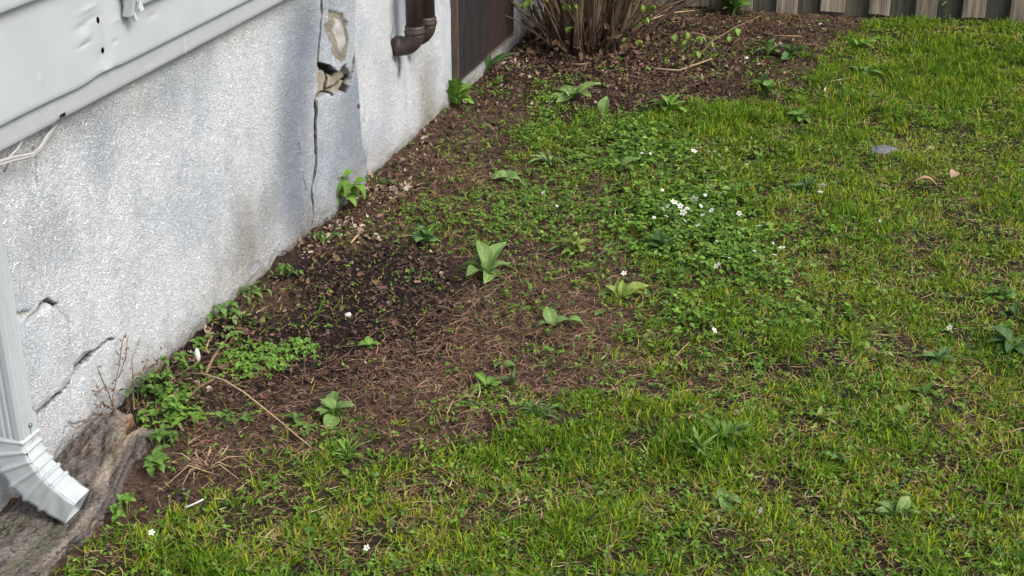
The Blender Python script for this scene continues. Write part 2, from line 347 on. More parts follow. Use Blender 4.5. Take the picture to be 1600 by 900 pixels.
# ------------------------------------------------------------------ house: cracked stucco foundation wall
house = empty('house', tuple(WP(1.5, 0, 0)), 'white lap-sided house with cracked grey-white stucco foundation wall along the bed', 'house')
HI = Matrix.Translation(-house.location)
def hpart(o, parent=None):
    o.parent = parent or house
    if parent is None: o.matrix_parent_inverse = HI
    return o
ss = np.concatenate([np.arange(-4, -1.15, .08), np.arange(-1.15, 0, .0034), np.arange(0, .60, .004), np.arange(.60, .84, .0014), np.arange(.84, 1.0, .003), np.arange(1.0, 1.35, .004), np.arange(1.35, 3.6, .008), np.arange(3.6, 7.0, .08)])
zz = np.concatenate([[-.25, -.12], np.arange(-.05, .74, .0034), [.8]])
S_, Z_ = np.meshgrid(ss, zz, indexing='ij'); S_ = S_.ravel(); Z_ = Z_.ravel()
off = (fbm(S_ * 3, Z_ * 3, 41, 3) - .5) * .012 + (fbm(S_ * 60, Z_ * 60, 42, 2) - .5) * .0022
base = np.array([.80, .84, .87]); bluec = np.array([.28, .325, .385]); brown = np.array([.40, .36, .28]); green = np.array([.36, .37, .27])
col = np.tile(base, (len(S_), 1)).astype(float); al = np.ones(len(S_))
def WL(px): return [W(*q) for q in px]
def wblob(u, v, ru, rv):      # soft stain round a photo point, radii in photo pixels
    s0, z0 = W(u, v); a = abs(W(u + ru, v)[0] - s0); b = abs(W(u, v + rv)[1] - z0)
    return np.exp(-(((S_ - s0) / a) ** 2 + ((Z_ - z0) / b) ** 2))
def wline(px, wd_):
    d, _ = seg_dist(S_, Z_, WL(px)); return np.exp(-(d / wd_) ** 2)
def paint(mask, c, k=1.0):
    global col
    mk = np.clip(mask * k, 0, 1)[:, None]; col = col * (1 - mk) + np.array(c) * mk
n1 = fbm(S_ * 6, Z_ * 6, 43, 4); n2 = fbm(S_ * 16, Z_ * 5, 44, 4); n3 = fbm(S_ * 90, Z_ * 90, 45, 2)
paint(sstep(.42, .75, n1), (.50, .56, .64), .5)
paint(sstep(.5, .8, n2), (.56, .59, .62), .35)
# blue-grey tone: broad bands either side of the crack and over the bulge
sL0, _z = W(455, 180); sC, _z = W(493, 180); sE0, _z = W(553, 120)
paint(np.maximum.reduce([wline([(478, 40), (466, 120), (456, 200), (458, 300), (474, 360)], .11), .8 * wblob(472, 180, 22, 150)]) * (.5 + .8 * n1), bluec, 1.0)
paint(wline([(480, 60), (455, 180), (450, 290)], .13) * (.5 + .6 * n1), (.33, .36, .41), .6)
EDGE = WL([(548, -20), (547, 74), (551, 93), (557, 155), (560, 202), (562, 225), (571, 240), (569, 300)])
CR = WL([(502, -30), (500.5, 0), (503, 19.5), (499.7, 58), (496, 89), (496, 102), (492, 150), (491.5, 160), (492, 187), (491, 218), (493.5, 253), (489, 280), (486, 299), (489, 338), (490, 372)])
ce = np.interp(Z_, [q[1] for q in EDGE][::-1], [q[0] for q in EDGE][::-1]); cc = np.interp(Z_, [q[1] for q in CR][::-1], [q[0] for q in CR][::-1])
bul = sstep(cc - .002, cc + .11, S_) * sstep(ce + .02, ce - .04, S_)
off = off + bul * (.017 + .012 * np.clip((Z_ - .1) / .5, 0, 1))
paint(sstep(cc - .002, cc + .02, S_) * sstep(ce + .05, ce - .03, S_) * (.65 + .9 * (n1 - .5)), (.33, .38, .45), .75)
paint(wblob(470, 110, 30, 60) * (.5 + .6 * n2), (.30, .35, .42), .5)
paint(wblob(215, 130, 160, 30) * .5 * n1, (.40, .44, .47), .6)
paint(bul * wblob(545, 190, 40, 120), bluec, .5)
# smudges under siding and at base
paint(sstep(.6, .85, fbm(S_ * 38, Z_ * 2.5, 46, 3)), (.55, .57, .58), .22)
off = off + (fbm(S_ * 22, Z_ * 22, 47, 3) - .5) * .004
paint(sstep(.60, .73, Z_) * (.4 + .7 * n2), green, .35)
paint(wblob(225, 165, 60, 30) + wblob(130, 190, 60, 20), (.42, .43, .42), .5)
paint(wblob(265, 140, 30, 60) + wblob(160, 210, 30, 80), (.43, .47, .53), .6)
paint(wblob(60, 380, 60, 60) * .4, brown, .5)
paint(wblob(388, 365, 22, 70) * (.5 + .8 * n2), (.30, .26, .19), .7)
paint(wblob(420, 330, 18, 50) * (.5 + .8 * n2), (.36, .35, .32), .5)
paint(wblob(350, 430, 60, 50) * n2, brown, .6)
paint(sstep(.14, .0, Z_ - .06 * (n1 - .5) * 2) * (.35 + .8 * n1), (.38, .34, .27), .55)
paint(sstep(.05, .0, Z_ + .03 * (n2 - .5)) * .9, (.24, .19, .14), .6)
paint(wblob(668, 150, 14, 90) * (.5 + .8 * n2) + wblob(662, 230, 16, 50) * .5, (.36, .33, .27), .75)
paint(wblob(648, 20, 10, 70) * (.5 + .8 * n2), (.32, .34, .36), .8)
paint(wblob(600, 120, 20, 140) * .5, (.66, .68, .70), .6)
paint(wline([(620, 78), (623, 100), (622, 112)], .018) * (.6 + .8 * n3), (.10, .09, .07), .9)
paint(wline([(612, 55), (613, 90)], .012) * n3 * 1.5, (.16, .15, .12), .7)
paint(wline([(638, 88), (640, 92)], .012), (.14, .12, .09), .8)
paint(wblob(40, 720, 60, 60) * .5, (.66, .65, .60), .5)
paint(wblob(200, 590, 50, 40) * n2 * 1.4, (.36, .33, .27), .5)
hat = sstep(.012, .0, np.maximum(np.abs(S_ - 2.42) - .41, Z_ - .74)) * sstep(.10, .02, np.abs(Z_ - .06))
paint(hat * (.5 + n3), (.30, .28, .24), .5)
for q in ((400, 418, 9, 11),):
    mk = sstep(.5, .62, wblob(*q)); paint(mk, (.36, .36, .40), .8); off -= mk * .003; al *= 1 - .8 * mk
# cracks and lost plaster: (polyline, half width start, end, depth)
def crack(px, w0, w1, dep, wob=.004, edge=None):
    global off, col
    sx = S_ + (fbm(S_ * 30, Z_ * 30, 51, 2) - .5) * wob * 2.6; sz = Z_ + (fbm(S_ * 30, Z_ * 30, 52, 2) - .5) * wob * 2.6
    pts = WL(px); P_ = np.array(pts)
    m = (S_ > P_[:, 0].min() - .1) & (S_ < P_[:, 0].max() + .1) & (Z_ > P_[:, 1].min() - .1) & (Z_ < P_[:, 1].max() + .1)
    d, t = seg_dist(sx[m], sz[m], pts); hw = w0 + (w1 - w0) * t
    k = sstep(hw + .0025, hw - .0005, d); o2 = off[m]; o2 -= k * dep; off[m] = o2
    c2 = col[m]; ww = np.minimum(.0045, hw * .8 + .0012); kk = (sstep(hw + ww, hw + ww * .3, d) * min(.97, dep / .018))[:, None]; c2 = c2 * (1 - kk) + np.array([.02, .018, .016]) * kk  # near-black painted over crack and rim, standing in for the shade inside
    lip = (np.exp(-((d - hw - .008) / .003) ** 2) * .3)[:, None] * min(1, dep / .03); c2 = c2 * (1 - lip) + np.array([.55, .53, .48]) * lip; col[m] = c2
def hole(px, dep, c, wob=.006, rough=.3):
    global off, col, al
    sx = S_ + (vn(S_ * 50, Z_ * 50, 53) - .5) * wob * 2; sz = Z_ + (vn(S_ * 50, Z_ * 50, 54) - .5) * wob * 2
    pts = WL(px); P_ = np.array(pts)
    m = (S_ > P_[:, 0].min() - .1) & (S_ < P_[:, 0].max() + .1) & (Z_ > P_[:, 1].min() - .1) & (Z_ < P_[:, 1].max() + .1)
    d = sdist(sx[m], sz[m], pts); k = sstep(-.001, .003, d)
    off[m] -= k * (dep + .003 * (fbm(S_[m] * 25, Z_[m] * 25, 55, 3) - .5)); kk = k[:, None]
    col[m] = col[m] * (1 - kk) + np.array(c) * (.7 + .6 * fbm(S_[m] * 40, Z_[m] * 40, 56, 3))[:, None] * kk; al[m] = al[m] * (1 - k) + rough * k
hole([(496, 100), (503, 104), (508, 106), (512, 111), (516, 114), (521, 109), (526, 103), (531, 110), (537, 117), (536, 130), (526, 142), (515, 146), (508, 145), (500, 150), (494, 154)], .022, (.31, .275, .21))
hole([(511, 18), (517, 14), (524, 20), (530, 40), (532, 66), (529, 92), (522, 99), (514, 94), (509, 72), (506, 44)], .006, (.33, .30, .25), .009, 1.0)
hole([(515, 30), (520, 26), (525, 46), (527, 70), (522, 86), (517, 80), (514, 58)], -.002, (.44, .435, .41), .009, .25)
crack([(509, 107), (510, 120), (508, 134), (508, 146)], .003, .004, .02)
crack([(497, 150), (512, 138), (525, 130), (535, 121)], .002, .002, .012)
crack([(502, -30), (500.5, 0), (503, 19.5), (499.7, 58), (496, 89), (496, 101)], .0025, .004, .03)
crack([(501, 2), (502, 20)], .005, .004, .03)
crack([(545, -20), (545, 0), (546, 39), (546, 74), (541, 93), (538, 113)], .0025, .004, .035)
crack([(541, 88), (537, 117)], .006, .006, .03)
crack([(536, 117), (534, 130), (527, 142)], .007, .004, .02)
crack([(496, 101), (508, 106), (516, 114), (526, 104)], .005, .004, .02)
crack([(496, 146), (492, 156), (491.5, 165), (492, 187), (491, 218)], .0065, .0085, .035)
crack([(491, 214), (493.5, 253), (489, 280), (486, 299), (489, 338)], .0085, .0025, .035)
crack([(489, 338), (488, 356), (489, 370)], .0018, .001, .01)
crack([(558, 190), (561, 215), (562, 222)], .001, .002, .012); crack([(571, 236), (570, 262), (568, 290)], .003, .001, .008)
crack([(548, 165), (555, 171)], .003, .003, .012)
crack([(466, 226), (470, 245), (469, 262)], .004, .001, .004)
crack([(472, 270), (478, 300), (476, 312)], .001, .001, .006)
crack([(53, 232), (57, 250), (57, 266), (62, 292)], .0012, .0010, .012, .006)
crack([(658, 117), (661, 140), (661, 160), (657, 187)], .0015, .001, .008)
crack([(614, 45), (612, 70), (617, 95)], .002, .004, .012)
# loose plates near the downspout
hole([(33, 505), (42, 494), (61, 482), (75, 466), (80, 471), (66, 484), (50, 497), (36, 507)], .008, (.36, .35, .32), .003)
hole([(20, 486), (50, 484), (44, 492), (24, 498)], .008, (.42, .42, .38), .003)
crack([(61, 481), (75, 466), (80, 471), (90, 477)], .003, .0016, .016)
hole([(114, 582), (116, 567), (128, 553), (133, 550), (150, 547), (143, 556), (132, 564), (122, 575)], .007, (.42, .42, .39), .003)
crack([(114, 583), (120, 573), (133, 563), (150, 547), (167, 533), (177, 531)], .0024, .0014, .018)
crack([(107, 598), (96, 612), (83, 625), (70, 636), (58, 644)], .0028, .002, .02)
crack([(89, 477), (106, 500), (112, 545), (114, 580), (107, 600)], .0012, .0012, .004)
crack([(-40, 850), (0, 829), (19, 821), (40, 806), (59, 794)], .004, .003, .024)
crack([(100, 672), (108, 664), (130, 662), (146, 652), (160, 650)], .002, .001, .006, .008)
plate = sdist(S_, Z_, WL([(-60, 530), (20, 500), (80, 470), (106, 500), (114, 580), (100, 608), (50, 650), (-40, 700)])); off += .005 * sstep(0, .02, plate)
low = sdist(S_, Z_, WL([(-90, 870), (0, 831), (19, 823), (60, 796), (70, 800), (60, 860), (-60, 960)])); lk = sstep(0, .004, low)
off -= lk * .02; paint(lk, (.34, .33, .28), .9); al *= 1 - .8 * lk
# chips at the foot of the wall
ft = sstep(.035, .01, Z_ + (vn(S_ * 30, Z_ * 5, 58) - .5) * .05); off -= ft * .006
P3 = A[None, :] + S_[:, None] * D + off[:, None] * N + Z_[:, None] * np.array([0, 0, 1])
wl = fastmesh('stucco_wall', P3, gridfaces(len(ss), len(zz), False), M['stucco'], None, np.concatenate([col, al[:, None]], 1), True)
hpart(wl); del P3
V, F = wbox(-4, 7, -4, -.09, -.3, 2.9); hpart(pymesh('inner_wall', V, F, M['core']))

# siding
def plank(name, s0, s1, zb, zt, ob, ot, m, holes=(), dents=(), fine=.006, lip=.012, bend=()):
    """a lap of metal siding: bottom edge stands out by ob, top by ot, folded under by lip"""
    lo, hi = max(s0, -1.15), min(s1, 1.0)
    sx = np.array(sorted(set(list(np.arange(lo, hi, fine)) + [s0, s1, hi] + list(np.linspace(s0, s1, 12)))))
    zs = np.concatenate([[0, .003, .006], np.linspace(.012, zt - zb, max(4, int((zt - zb) / fine)))])
    SS, ZZ = np.meshgrid(sx, zs, indexing='ij'); t = ZZ / (zt - zb); O = ob + (ot - ob) * t
    O = O - .003 * np.exp(-(ZZ / .004) ** 2)
    O = O + (fbm(SS * 1.3, ZZ * 4, 61, 2) - .5) * .004
    for (u, v, ru, rv, dp) in dents:
        c = W(u, v, ob); a = abs(W(u + ru, v, ob)[0] - c[0]); b = abs(W(u, v + rv, ob)[1] - c[1])
        O = O + .7 * dp * np.exp(-(((SS - c[0]) / a) ** 2 + ((zb + ZZ - c[1]) / b) ** 2))
    zoff = np.zeros_like(SS)
    for (c, wd_, dz) in bend: zoff += dz * np.exp(-((SS - c) / wd_) ** 2) * (1 - t)
    nu, nv = SS.shape
    P_ = A + SS[..., None] * D + O[..., None] * N + (zb + ZZ + zoff)[..., None] * np.array([0, 0, 1])
    L1 = P_[:, :1] - N * lip + np.array([0, 0, .002]); P_ = np.concatenate([L1, P_], 1); nv += 1
    f = gridfaces(nu, nv)
    cen = P_.reshape(-1, 3)[f].mean(1); cs = (cen - A) @ D; cz = cen[:, 2]; keep = np.ones(len(f), bool)
    for (u, v, rs, rz) in holes:
        c = W(u, v, ob); keep &= ((cs - c[0]) / rs) ** 2 + ((cz - c[1]) / rz) ** 2 > 1
    return hpart(fastmesh(name, P_.reshape(-1, 3), f[keep], m, None, None, True))
plank('bottom_trim', -4, 7, .724, .786, .026, .022, M['siding2'], holes=[(99, 182, .011, .006)], fine=.0025, dents=[(99, 187, 9, 6, -.004), (240, 95, 20, 8, -.0015)], lip=.02)
jd = [(168, 45, 8, 50, -.004), (133, 42, 11, 6, -.0035), (137, 58, 10, 8, .0035), (135, 70, 10, 3, -.003), (143, 15, 14, 5, .003), (163, 92, 12, 14, -.004), (182, 66, 4, 4, -.003),
      (150, 30, 12, 5, -.0025), (170, 112, 8, 4, .005), (240, 25, 8, 5, -.003), (66, 125, 4, 9, .002), (186, 32, 7, 5, .002)]
plank('siding_plank', -4, 7, .774, .99, .034, .020, M['siding'], holes=[(158.5, 32, .0062, .0068), (163.5, 79, .0062, .0068)], dents=jd, fine=.0021,
      bend=[(W(165, 112, .034)[0], .05, .006), (W(130, 125, .034)[0], .10, -.003)])
plank('siding_plank', -4, -.27, .975, 1.19, .040, .022, M['siding'], fine=.01)
plank('siding_plank', -.225, 7, .882, 1.19, .046, .024, M['siding'], fine=.01)
zb = 1.18
while zb < 2.8:
    plank('siding_plank', -4, 7, zb, zb + .215, .040, .022, M['siding'], fine=.05); zb += .205
# crumpled metal end of the upper corner strip
cr = []
for k in range(4):
    s0 = -.262 + k * .011; zb_ = .862 + [.012, .0, .006, .016][k]
    pts = []
    for j in range(9):
        z_ = zb_ + j * .035; o_ = .052 + .006 * ((k + j) % 2) + .004 * math.sin(3.1 * k + j)
        pts.append((WP(s0 + .003 * math.sin(j * 2.1 + k), o_, z_), WP(s0 + .010 + .003 * math.sin(j * 1.7 + k), o_ + .004 * math.cos(k * 2 + j), z_ + .003)))
    V = [p for q in pts for p in q] + [p - N * .018 for q in pts for p in q]; n_ = len(pts) * 2
    F = []
    for j in range(len(pts) - 1):
        a = 2 * j; F += [(a, a + 1, a + 3, a + 2), (n_ + a, n_ + a + 2, n_ + a + 3, n_ + a + 1), (a, a + 2, n_ + a + 2, n_ + a), (a + 1, n_ + a + 1, n_ + a + 3, a + 3)]
    F += [(0, n_, n_ + 1, 1)]; cr.append((V, F))
V, F = join(cr); hpart(pymesh('torn_corner_strip', V, F, M['siding']))

# dark hatch boards
hs0, hs1, hz0 = 1.955, 2.70, .098
hb = empty('hatch_door', (0, 0, 0), '', ''); del hb['label'], hb['category']; hpart(hb)
def grainboard(name, s0, s1, z0, z1, o0, o1, m, par):
    V, F = wbox(s0, s1, o0, o1, z0, z1); o = pymesh(name, V, F, m, par)
    b = o.modifiers.new('bevel', 'BEVEL'); b.width = .003; b.segments = 2; return o
sm = W(762, 40, .026)[0]
grainboard('plank', hs0 + .012, sm - .0015, hz0, .718, .004, .026, M['hatchA'], hb)
grainboard('plank', sm + .0015, hs1, hz0 + .004, .718, .004, .024, M['hatchB'], hb)
grainboard('edge_strip', hs0 + .001, hs0 + .0105, hz0 - .004, .718, .002, .0285, M['rawedge'], hb)
grainboard('bottom_strip', hs0 + .0125, hs1 + .004, hz0 - .010, hz0 - .0015, .003, .022, M['rawedge'], hb)

# ------------------------------------------------------------------ cast iron waste pipes
def waste_pipe(s, label, zc=.436):
    o = .070; r = .0275
    t = empty('waste_pipe', tuple(WP(s, 0, zc)), label, 'pipe', 'brown waste pipes on the stucco wall')
    inv = Matrix.Translation(-t.location)
    def pt(*a):
        q = tube(*a[:-1], t, a[-1]); q.matrix_parent_inverse = inv
        return q
    pt('pipe', [WP(s, o, z) for z in np.linspace(zc, 2.7, 6)], r, M['iron'], 28)
    zs = [zc - .012, zc - .010, zc - .002, zc + .004, zc + .010, zc + .014, zc + .016]
    pt('collar', [WP(s, o, z) for z in zs], [r + .001, r + .006, r + .0075, r + .004, r + .0055, r + .004, r + .0008], M['iron'], 28)
    rb = .046; pts = []; rad = []
    for k in range(15):
        a = math.pi / 2 * k / 14; pts.append(WP(s, o - rb * (1 - math.cos(a)), zc - .010 - rb * math.sin(a))); rad.append(r + .0035 - .001 * math.sin(a * 2))
    pts.append(WP(s, -.03, zc - .010 - rb)); rad.append(r + .003)
    pt('elbow', pts, rad, M['iron'], 28)
    zc2 = zc - .010 - rb
    pt('wall_flange', [WP(s, x, zc2) for x in (.026, .024, .012, .010, -.01)], [r + .003, r + .005, r + .006, r + .004, r + .004], M['iron'], 28)
waste_pipe(1.395, 'brown painted waste pipe with elbow into stucco wall, nearer and thicker-looking of the pair')
waste_pipe(1.512, 'brown painted waste pipe half hidden behind the nearer pipe, closer to the dark hatch', .438)

# ------------------------------------------------------------------ downspout
dsp = empty('downspout', tuple(WP(-.872, .05, .1)), 'white ribbed metal downspout with crimped elbow emptying onto the rotten log', 'downspout')
inv = Matrix.Translation(-dsp.location)
s0, s1, o0, o1 = -.873, -.822, .012, .090
def rect_section(n=14, crim=0):
    """closed outline of the fluted rectangular pipe in (s, o)"""
    pts = []; k = 6
    def side(a, b, nn, nx, ny, fl):
        for i in range(nn):
            t = i / nn; f = fl * (1 if (t > .12 and t < .88 and int(t * 11) % 2 == 0) else 0)
            pts.append((a[0] + (b[0] - a[0]) * t + nx * f, a[1] + (b[1] - a[1]) * t + ny * f))
    c = .004
    side((s0, o0 + c), (s0, o1 - c), 33, 1, 0, .0022); side((s0 + c, o1), (s1 - c, o1), 33, 0, -1, .0022)
    side((s1, o1 - c), (s1, o0 + c), 33, -1, 0, .0022); side((s1 - c, o0), (s0 + c, o0), 4, 0, 1, 0)
    return pts
def loft(name, rings, m, caps=False, smooth=True):
    n_ = len(rings[0]); V = [p for r in rings for p in r]; F = []
    for i in range(len(rings) - 1):
        for k in range(n_):
            a = i * n_ + k; b = i * n_ + (k + 1) % n_; F.append((a, b, b + n_, a + n_))
    o = pymesh(name, V, F, m, dsp, smooth); o.matrix_parent_inverse = inv; return o
sec = rect_section()
def shr(sec, e): 
    cs, co = (s0 + s1) / 2, (o0 + o1) / 2
    return [(cs + (a - cs) * (1 + e / .05), co + (b - co) * (1 + e / .038)) for a, b in sec]
loft('pipe', [[WP(a, b, z) for a, b in sec] for z in (.238, .6, 1.2, 2.8)], M['downspout'], smooth=False)
cuf = shr(sec, .0016); loft('sleeve', [[WP(a, b, z + .004 * math.sin(a * 60)) for a, b in cuf] for z in (.246, .241, .19)], M['downspout'], smooth=False)
# elbow: outline swept round a tight bend with four crimps, torn open down the outer face
rings = []; bend_c = (o1 + .02, .196)      # bend centre on the lawn side -> sweeps outward
nr = 150; ANG = math.radians(60)
pathc = []
ocen = (o0 + o1) / 2; rr = .058 + .0
def esec(t):
    return [(a, b) for a, b in rect2]
rect2 = []
for (a, b, nn) in (((s0, o0), (s0, o1), 10), ((s0, o1), (s1, o1), 18), ((s1, o1), (s1, o0), 10), ((s1, o0), (s0, o0), 8)):
    for i in range(nn): rect2.append((a[0] + (b[0] - a[0]) * i / nn, a[1] + (b[1] - a[1]) * i / nn))
for i in range(nr):
    t = i / (nr - 1); tb = min(t / .71, 1); ang = ANG * tb
    cx = ocen + .143 * (1 - math.cos(ang)); cz = .203 - .143 * math.sin(ang)
    if t > .71: e = (t - .71) / .29 * .056; cx += math.sin(ang) * e; cz -= math.cos(ang) * e
    cr_ = (.0052 * (math.sin(math.pi * (t / .135 + .25)) ** 2) ** 5 - .0008) if t < .78 else 0       # five rolled crimps
    fl = -.013 * sstep(.4, 1, t)
    ring = []
    for (a, b) in rect2:
        la = a - (s0 + s1) / 2; lo = b - ocen
        k = 1 + cr_ / .045 + .00
        la2 = la * (k + .02 * sstep(.6, 1, t)); lo2 = lo * (k + fl / .05)
        la2 +=   .0006 * math.sin(31 * t + 60 * lo); lo2 += .0006 * math.sin(23 * t + 70 * la)
        px = cx + lo2 * math.cos(ang); pz = cz + lo2 * math.sin(ang)
        ring.append(WP((s0 + s1) / 2 + la2, px, pz))
    rings.append(ring)
n_ = len(rings[0]); V = [p for r in rings for p in r]; F = []
tear = 10
for i in range(len(rings) - 1):
    for k in range(n_):
        if k == tear and 12 < i < nr: continue
        a = i * n_ + k; b = i * n_ + (k + 1) % n_; F.append((a, b, b + n_, a + n_))
# narrow the tear: pull its two lips together, leave a ragged slit
for i in range(12, nr):
    a = Vector(V[i * n_ + tear]); b = Vector(V[i * n_ + tear + 1]); g = .34 + .14 * math.sin(i * .27) + .25 * (i > 100)
    mid = (a + b) / 2; V[i * n_ + tear] = mid + (a - mid) * g - Vector(N) * .0; V[i * n_ + tear + 1] = mid + (b - mid) * g - Vector((0, 0, .004))
el = pymesh('elbow', V, F, M['elbow'], dsp, True); el.matrix_parent_inverse = inv
so = el.modifiers.new('thick', 'SOLIDIFY'); so.thickness = .0012; so.offset = -1
sc_, = [W(46, 660, .092)[0]]
q = tube('screw', [WP(sc_, .089, .222), WP(sc_, .0945, .222), WP(sc_, .0965, .222)], [.0048, .0045, .002], M['steel'], dsp, 10); q.matrix_parent_inverse = inv
V, F = wbox(sc_ - .0006, sc_ + .0006, .0912, .0925, .175, .222); q = pymesh('seam', V, F, M['seam'], dsp); q.matrix_parent_inverse = inv

# ------------------------------------------------------------------ cable under the siding
def wpx(u, v, o): 
    s, z = W(u, v, o); return WP(s, o, z)
c = empty('electrical_cable', wpx(40, 240, .03), 'grey twin cable hanging out from under the white siding', 'cable')
for dz in (0, 3):
    q = tube('cable', [wpx(88, 196 + dz, .012), wpx(74, 212 + dz, .028), wpx(62, 231 + dz, .034), (wpx(50, 241 + dz, .036)), wpx(20, 246 + dz * 1.6, .036), wpx(0, 252 + dz * 1.6, .034), wpx(-40, 262 + dz, .02), wpx(-60, 255, -.01)], .0035, M['cable'], c, 8)
    q.matrix_parent_inverse = Matrix.Translation(-c.location)
q = tube('loose_wire', [wpx(38, 214, .012), wpx(28, 232, .03), wpx(14, 246, .034), wpx(12, 258, .03), wpx(6, 268, .02)], .0022, M['cable'], c, 6)
q.matrix_parent_inverse = Matrix.Translation(-c.location)

# ------------------------------------------------------------------ log
def build_log():
    nu, nv = 300, 110
    u = np.linspace(0, 1, nu); a = np.linspace(-.35, math.pi + .35, nv)
    U, Aa = np.meshgrid(u, a, indexing='ij'); sup = lambda q, e: np.sign(q) * np.abs(q) ** e
    s = -1.35 + U * .85
    s_end = .03 * np.sin(Aa * 5) + .015 * np.sin(Aa * 11)
    s = s + s_end * sstep(.8, 1, U)
    cen = .088 + .010 * np.sin(s * 5)- .012 * sstep(-.8, -.45, s); rn = .104 - .034 * sstep(.55, 1, U); rz = .046 + .018 * sstep(-.80, -.55, s) + .01 * np.sin(s * 9)
    wq = (fbm(s * 40, Aa * 4, 79, 3) - .5) * .5; ridge = fbm(s * 9 + wq, Aa * 3.0 + wq, 71, 5); rough = fbm(s * 60, Aa * 9 + wq, 72, 4); plates = np.abs(fbm(s * 8 + wq, Aa * 4.2 + wq * 1.5, 73, 4) - .5) * 2
    k = 1 + (ridge - .5) * .20 + (rough - .5) * .15 - .13 * sstep(.10, .0, plates)
    # a long split showing pale wood on the lawn-side crown
    sp = np.exp(-((Aa - (1.05 + .6 * (s + .55)) - wq * .25) / (.20 + .35 * sstep(-.62, -.50, s))) ** 2) * sstep(-.78, -.70, s) * sstep(-.45, -.52, s)
    sp2 = np.exp(-((Aa - (.72 + .3 * (s + .9))) / .10) ** 2) * sstep(-1.02, -.97, s) * sstep(-.78, -.82, s)
    k -= .10 * sp + .08 * sp2
    end = sstep(.97, 1, U)
    k = k * (1 - .55 * end)
    n_ = cen + sup(np.cos(Aa), .8) * rn * k; z = -.012 + sup(np.sin(Aa), .62) * rz * k * (1 - .2 * sstep(-.8, -.95, s))
    n_ = np.maximum(n_, .006)
    P_ = A + s[..., None] * D + n_[..., None] * N + z[..., None] * np.array([0, 0, 1])
    c = np.array([.125, .108, .095]) * (.45 + 1.1 * ridge)[..., None] * (.55 + .9 * rough)[..., None]
    c *= (1 - .55 * sstep(.16, 0, plates))[..., None]
    pale = np.array([.44, .37, .29]); org = np.array([.36, .17, .07])
    m = np.clip(sp * .9 + sp2 * .6, 0, 1)[..., None] * (.3 + .7 * fbm(s * 30, Aa * 60, 74, 2))[..., None]
    oc = sstep(-.60, -.53, s)[..., None] * sstep(.5, .9, sp)[..., None]
    c = c * (1 - m) + (pale * (1 - oc) + org * oc) * m
    mo = sstep(.6, .75, fbm(s * 7, Aa * 2, 75, 3))[..., None] * .35; c = c * (1 - mo) + np.array([.10, .12, .06]) * mo
    P_ = P_.reshape(-1, 3); f = gridfaces(nu, nv)
    cenp = P_[-nv:].mean(0); V = np.concatenate([P_, [cenp + D * .01]]); fe = np.array([[(nu - 1) * nv + j, len(P_), len(P_), (nu - 1) * nv + j + 1] for j in range(nv - 1)])
    c = np.concatenate([c.reshape(-1, 3), [[.2, .13, .08]]])
    o = fastmesh('log', P_, f, M['bark'], None, c[:-1], True)
    tri = [tuple(P_[(nu - 1) * nv + j]) for j in range(0, nv)]
    e = pymesh('broken_end', tri + [tuple(cenp + D * .012)], [(j, j + 1, nv) for j in range(nv - 1)], M['rawedge'])
    lg = empty('rotten_log', tuple(WP(-.9, .1, 0)), 'rotten bark-covered log lying against the wall under the downspout', 'log')
    iv = Matrix.Translation(-lg.location)
    o.name = 'bark'; o.parent = lg; e.parent = lg; o.matrix_parent_inverse = iv; e.matrix_parent_inverse = iv
    # lifted slivers
    sl = []
    for (u0, v0, u1, v1, wd_) in ((196, 684, 176, 716, .0036), (172, 690, 186, 702, .003), (150, 700, 135, 712, .0034), (140, 690, 126, 718, .003), (152, 812, 140, 832, .003)):
        a_ = G(u0, v0, .07); b_ = G(u1, v1, .055); m_ = (a_ + b_) / 2 + np.array([0, 0, .006])
        q = tube('splinter', [a_, m_, b_], [wd_ * .4, wd_, wd_ * .3], M['stem'], lg, 5, .5); q.matrix_parent_inverse = iv
build_log()

# ------------------------------------------------------------------ fence
fa = G(1088, 14); fb = G(1445, 32); fd = (fb - fa) / np.linalg.norm(fb - fa); fn = np.array([-fd[1], fd[0], 0])
pitchF = np.linalg.norm(fb - fa) / 5
fen = empty('plank_fence', tuple(fa + fd * .8), 'weathered grey board fence of alternating planks along the back of the lawn', 'fence')
fiv = Matrix.Translation(-fen.location)
def fplank(name, x0, x1, o0, th, z0, z1, m):
    V = []; F = []; nz = 10; lean = (R.rand() - .5) * .045
    for j in range(nz + 1):
        t = j / nz; z = z0 + (z1 - z0) * t; wob = (R.rand() - .5) * .002 + lean * t
        for (xx, oo) in ((x0, 0), ((x0 + x1) / 2, -.001), (x1, 0), (x1, th), (x0, th)):
            p = fa + fd * (xx + wob) + fn * (o0 + oo); V.append((p[0], p[1], z + ((xx - x0) * (R.rand() - .5) * .15 if j == 0 else 0)))
    for j in range(nz):
        for k in range(5): a = j * 5 + k; b = j * 5 + (k + 1) % 5; F.append((a, b, b + 5, a + 5))
    F += [(4, 3, 2, 1, 0), tuple(range(nz * 5, nz * 5 + 5))]
    o = pymesh(name, V, F, m, fen); o.matrix_parent_inverse = fiv
    bv = o.modifiers.new('bevel', 'BEVEL'); bv.width = .003; bv.segments = 1; return o
for k in range(-6, 13):
    x = k * pitchF; wv = .052 + (R.rand() - .5) * .010
    fplank('plank', x - wv, x + wv, 0, .02, -.01 + R.rand() * .03, 1.55 + R.rand() * .02, M['fenceA'])
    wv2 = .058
    fplank('plank', x + pitchF / 2 - wv2, x + pitchF / 2 + wv2, .030, .02, -.01 + R.rand() * .01, 1.55 + R.rand() * .02, M['fenceB'])
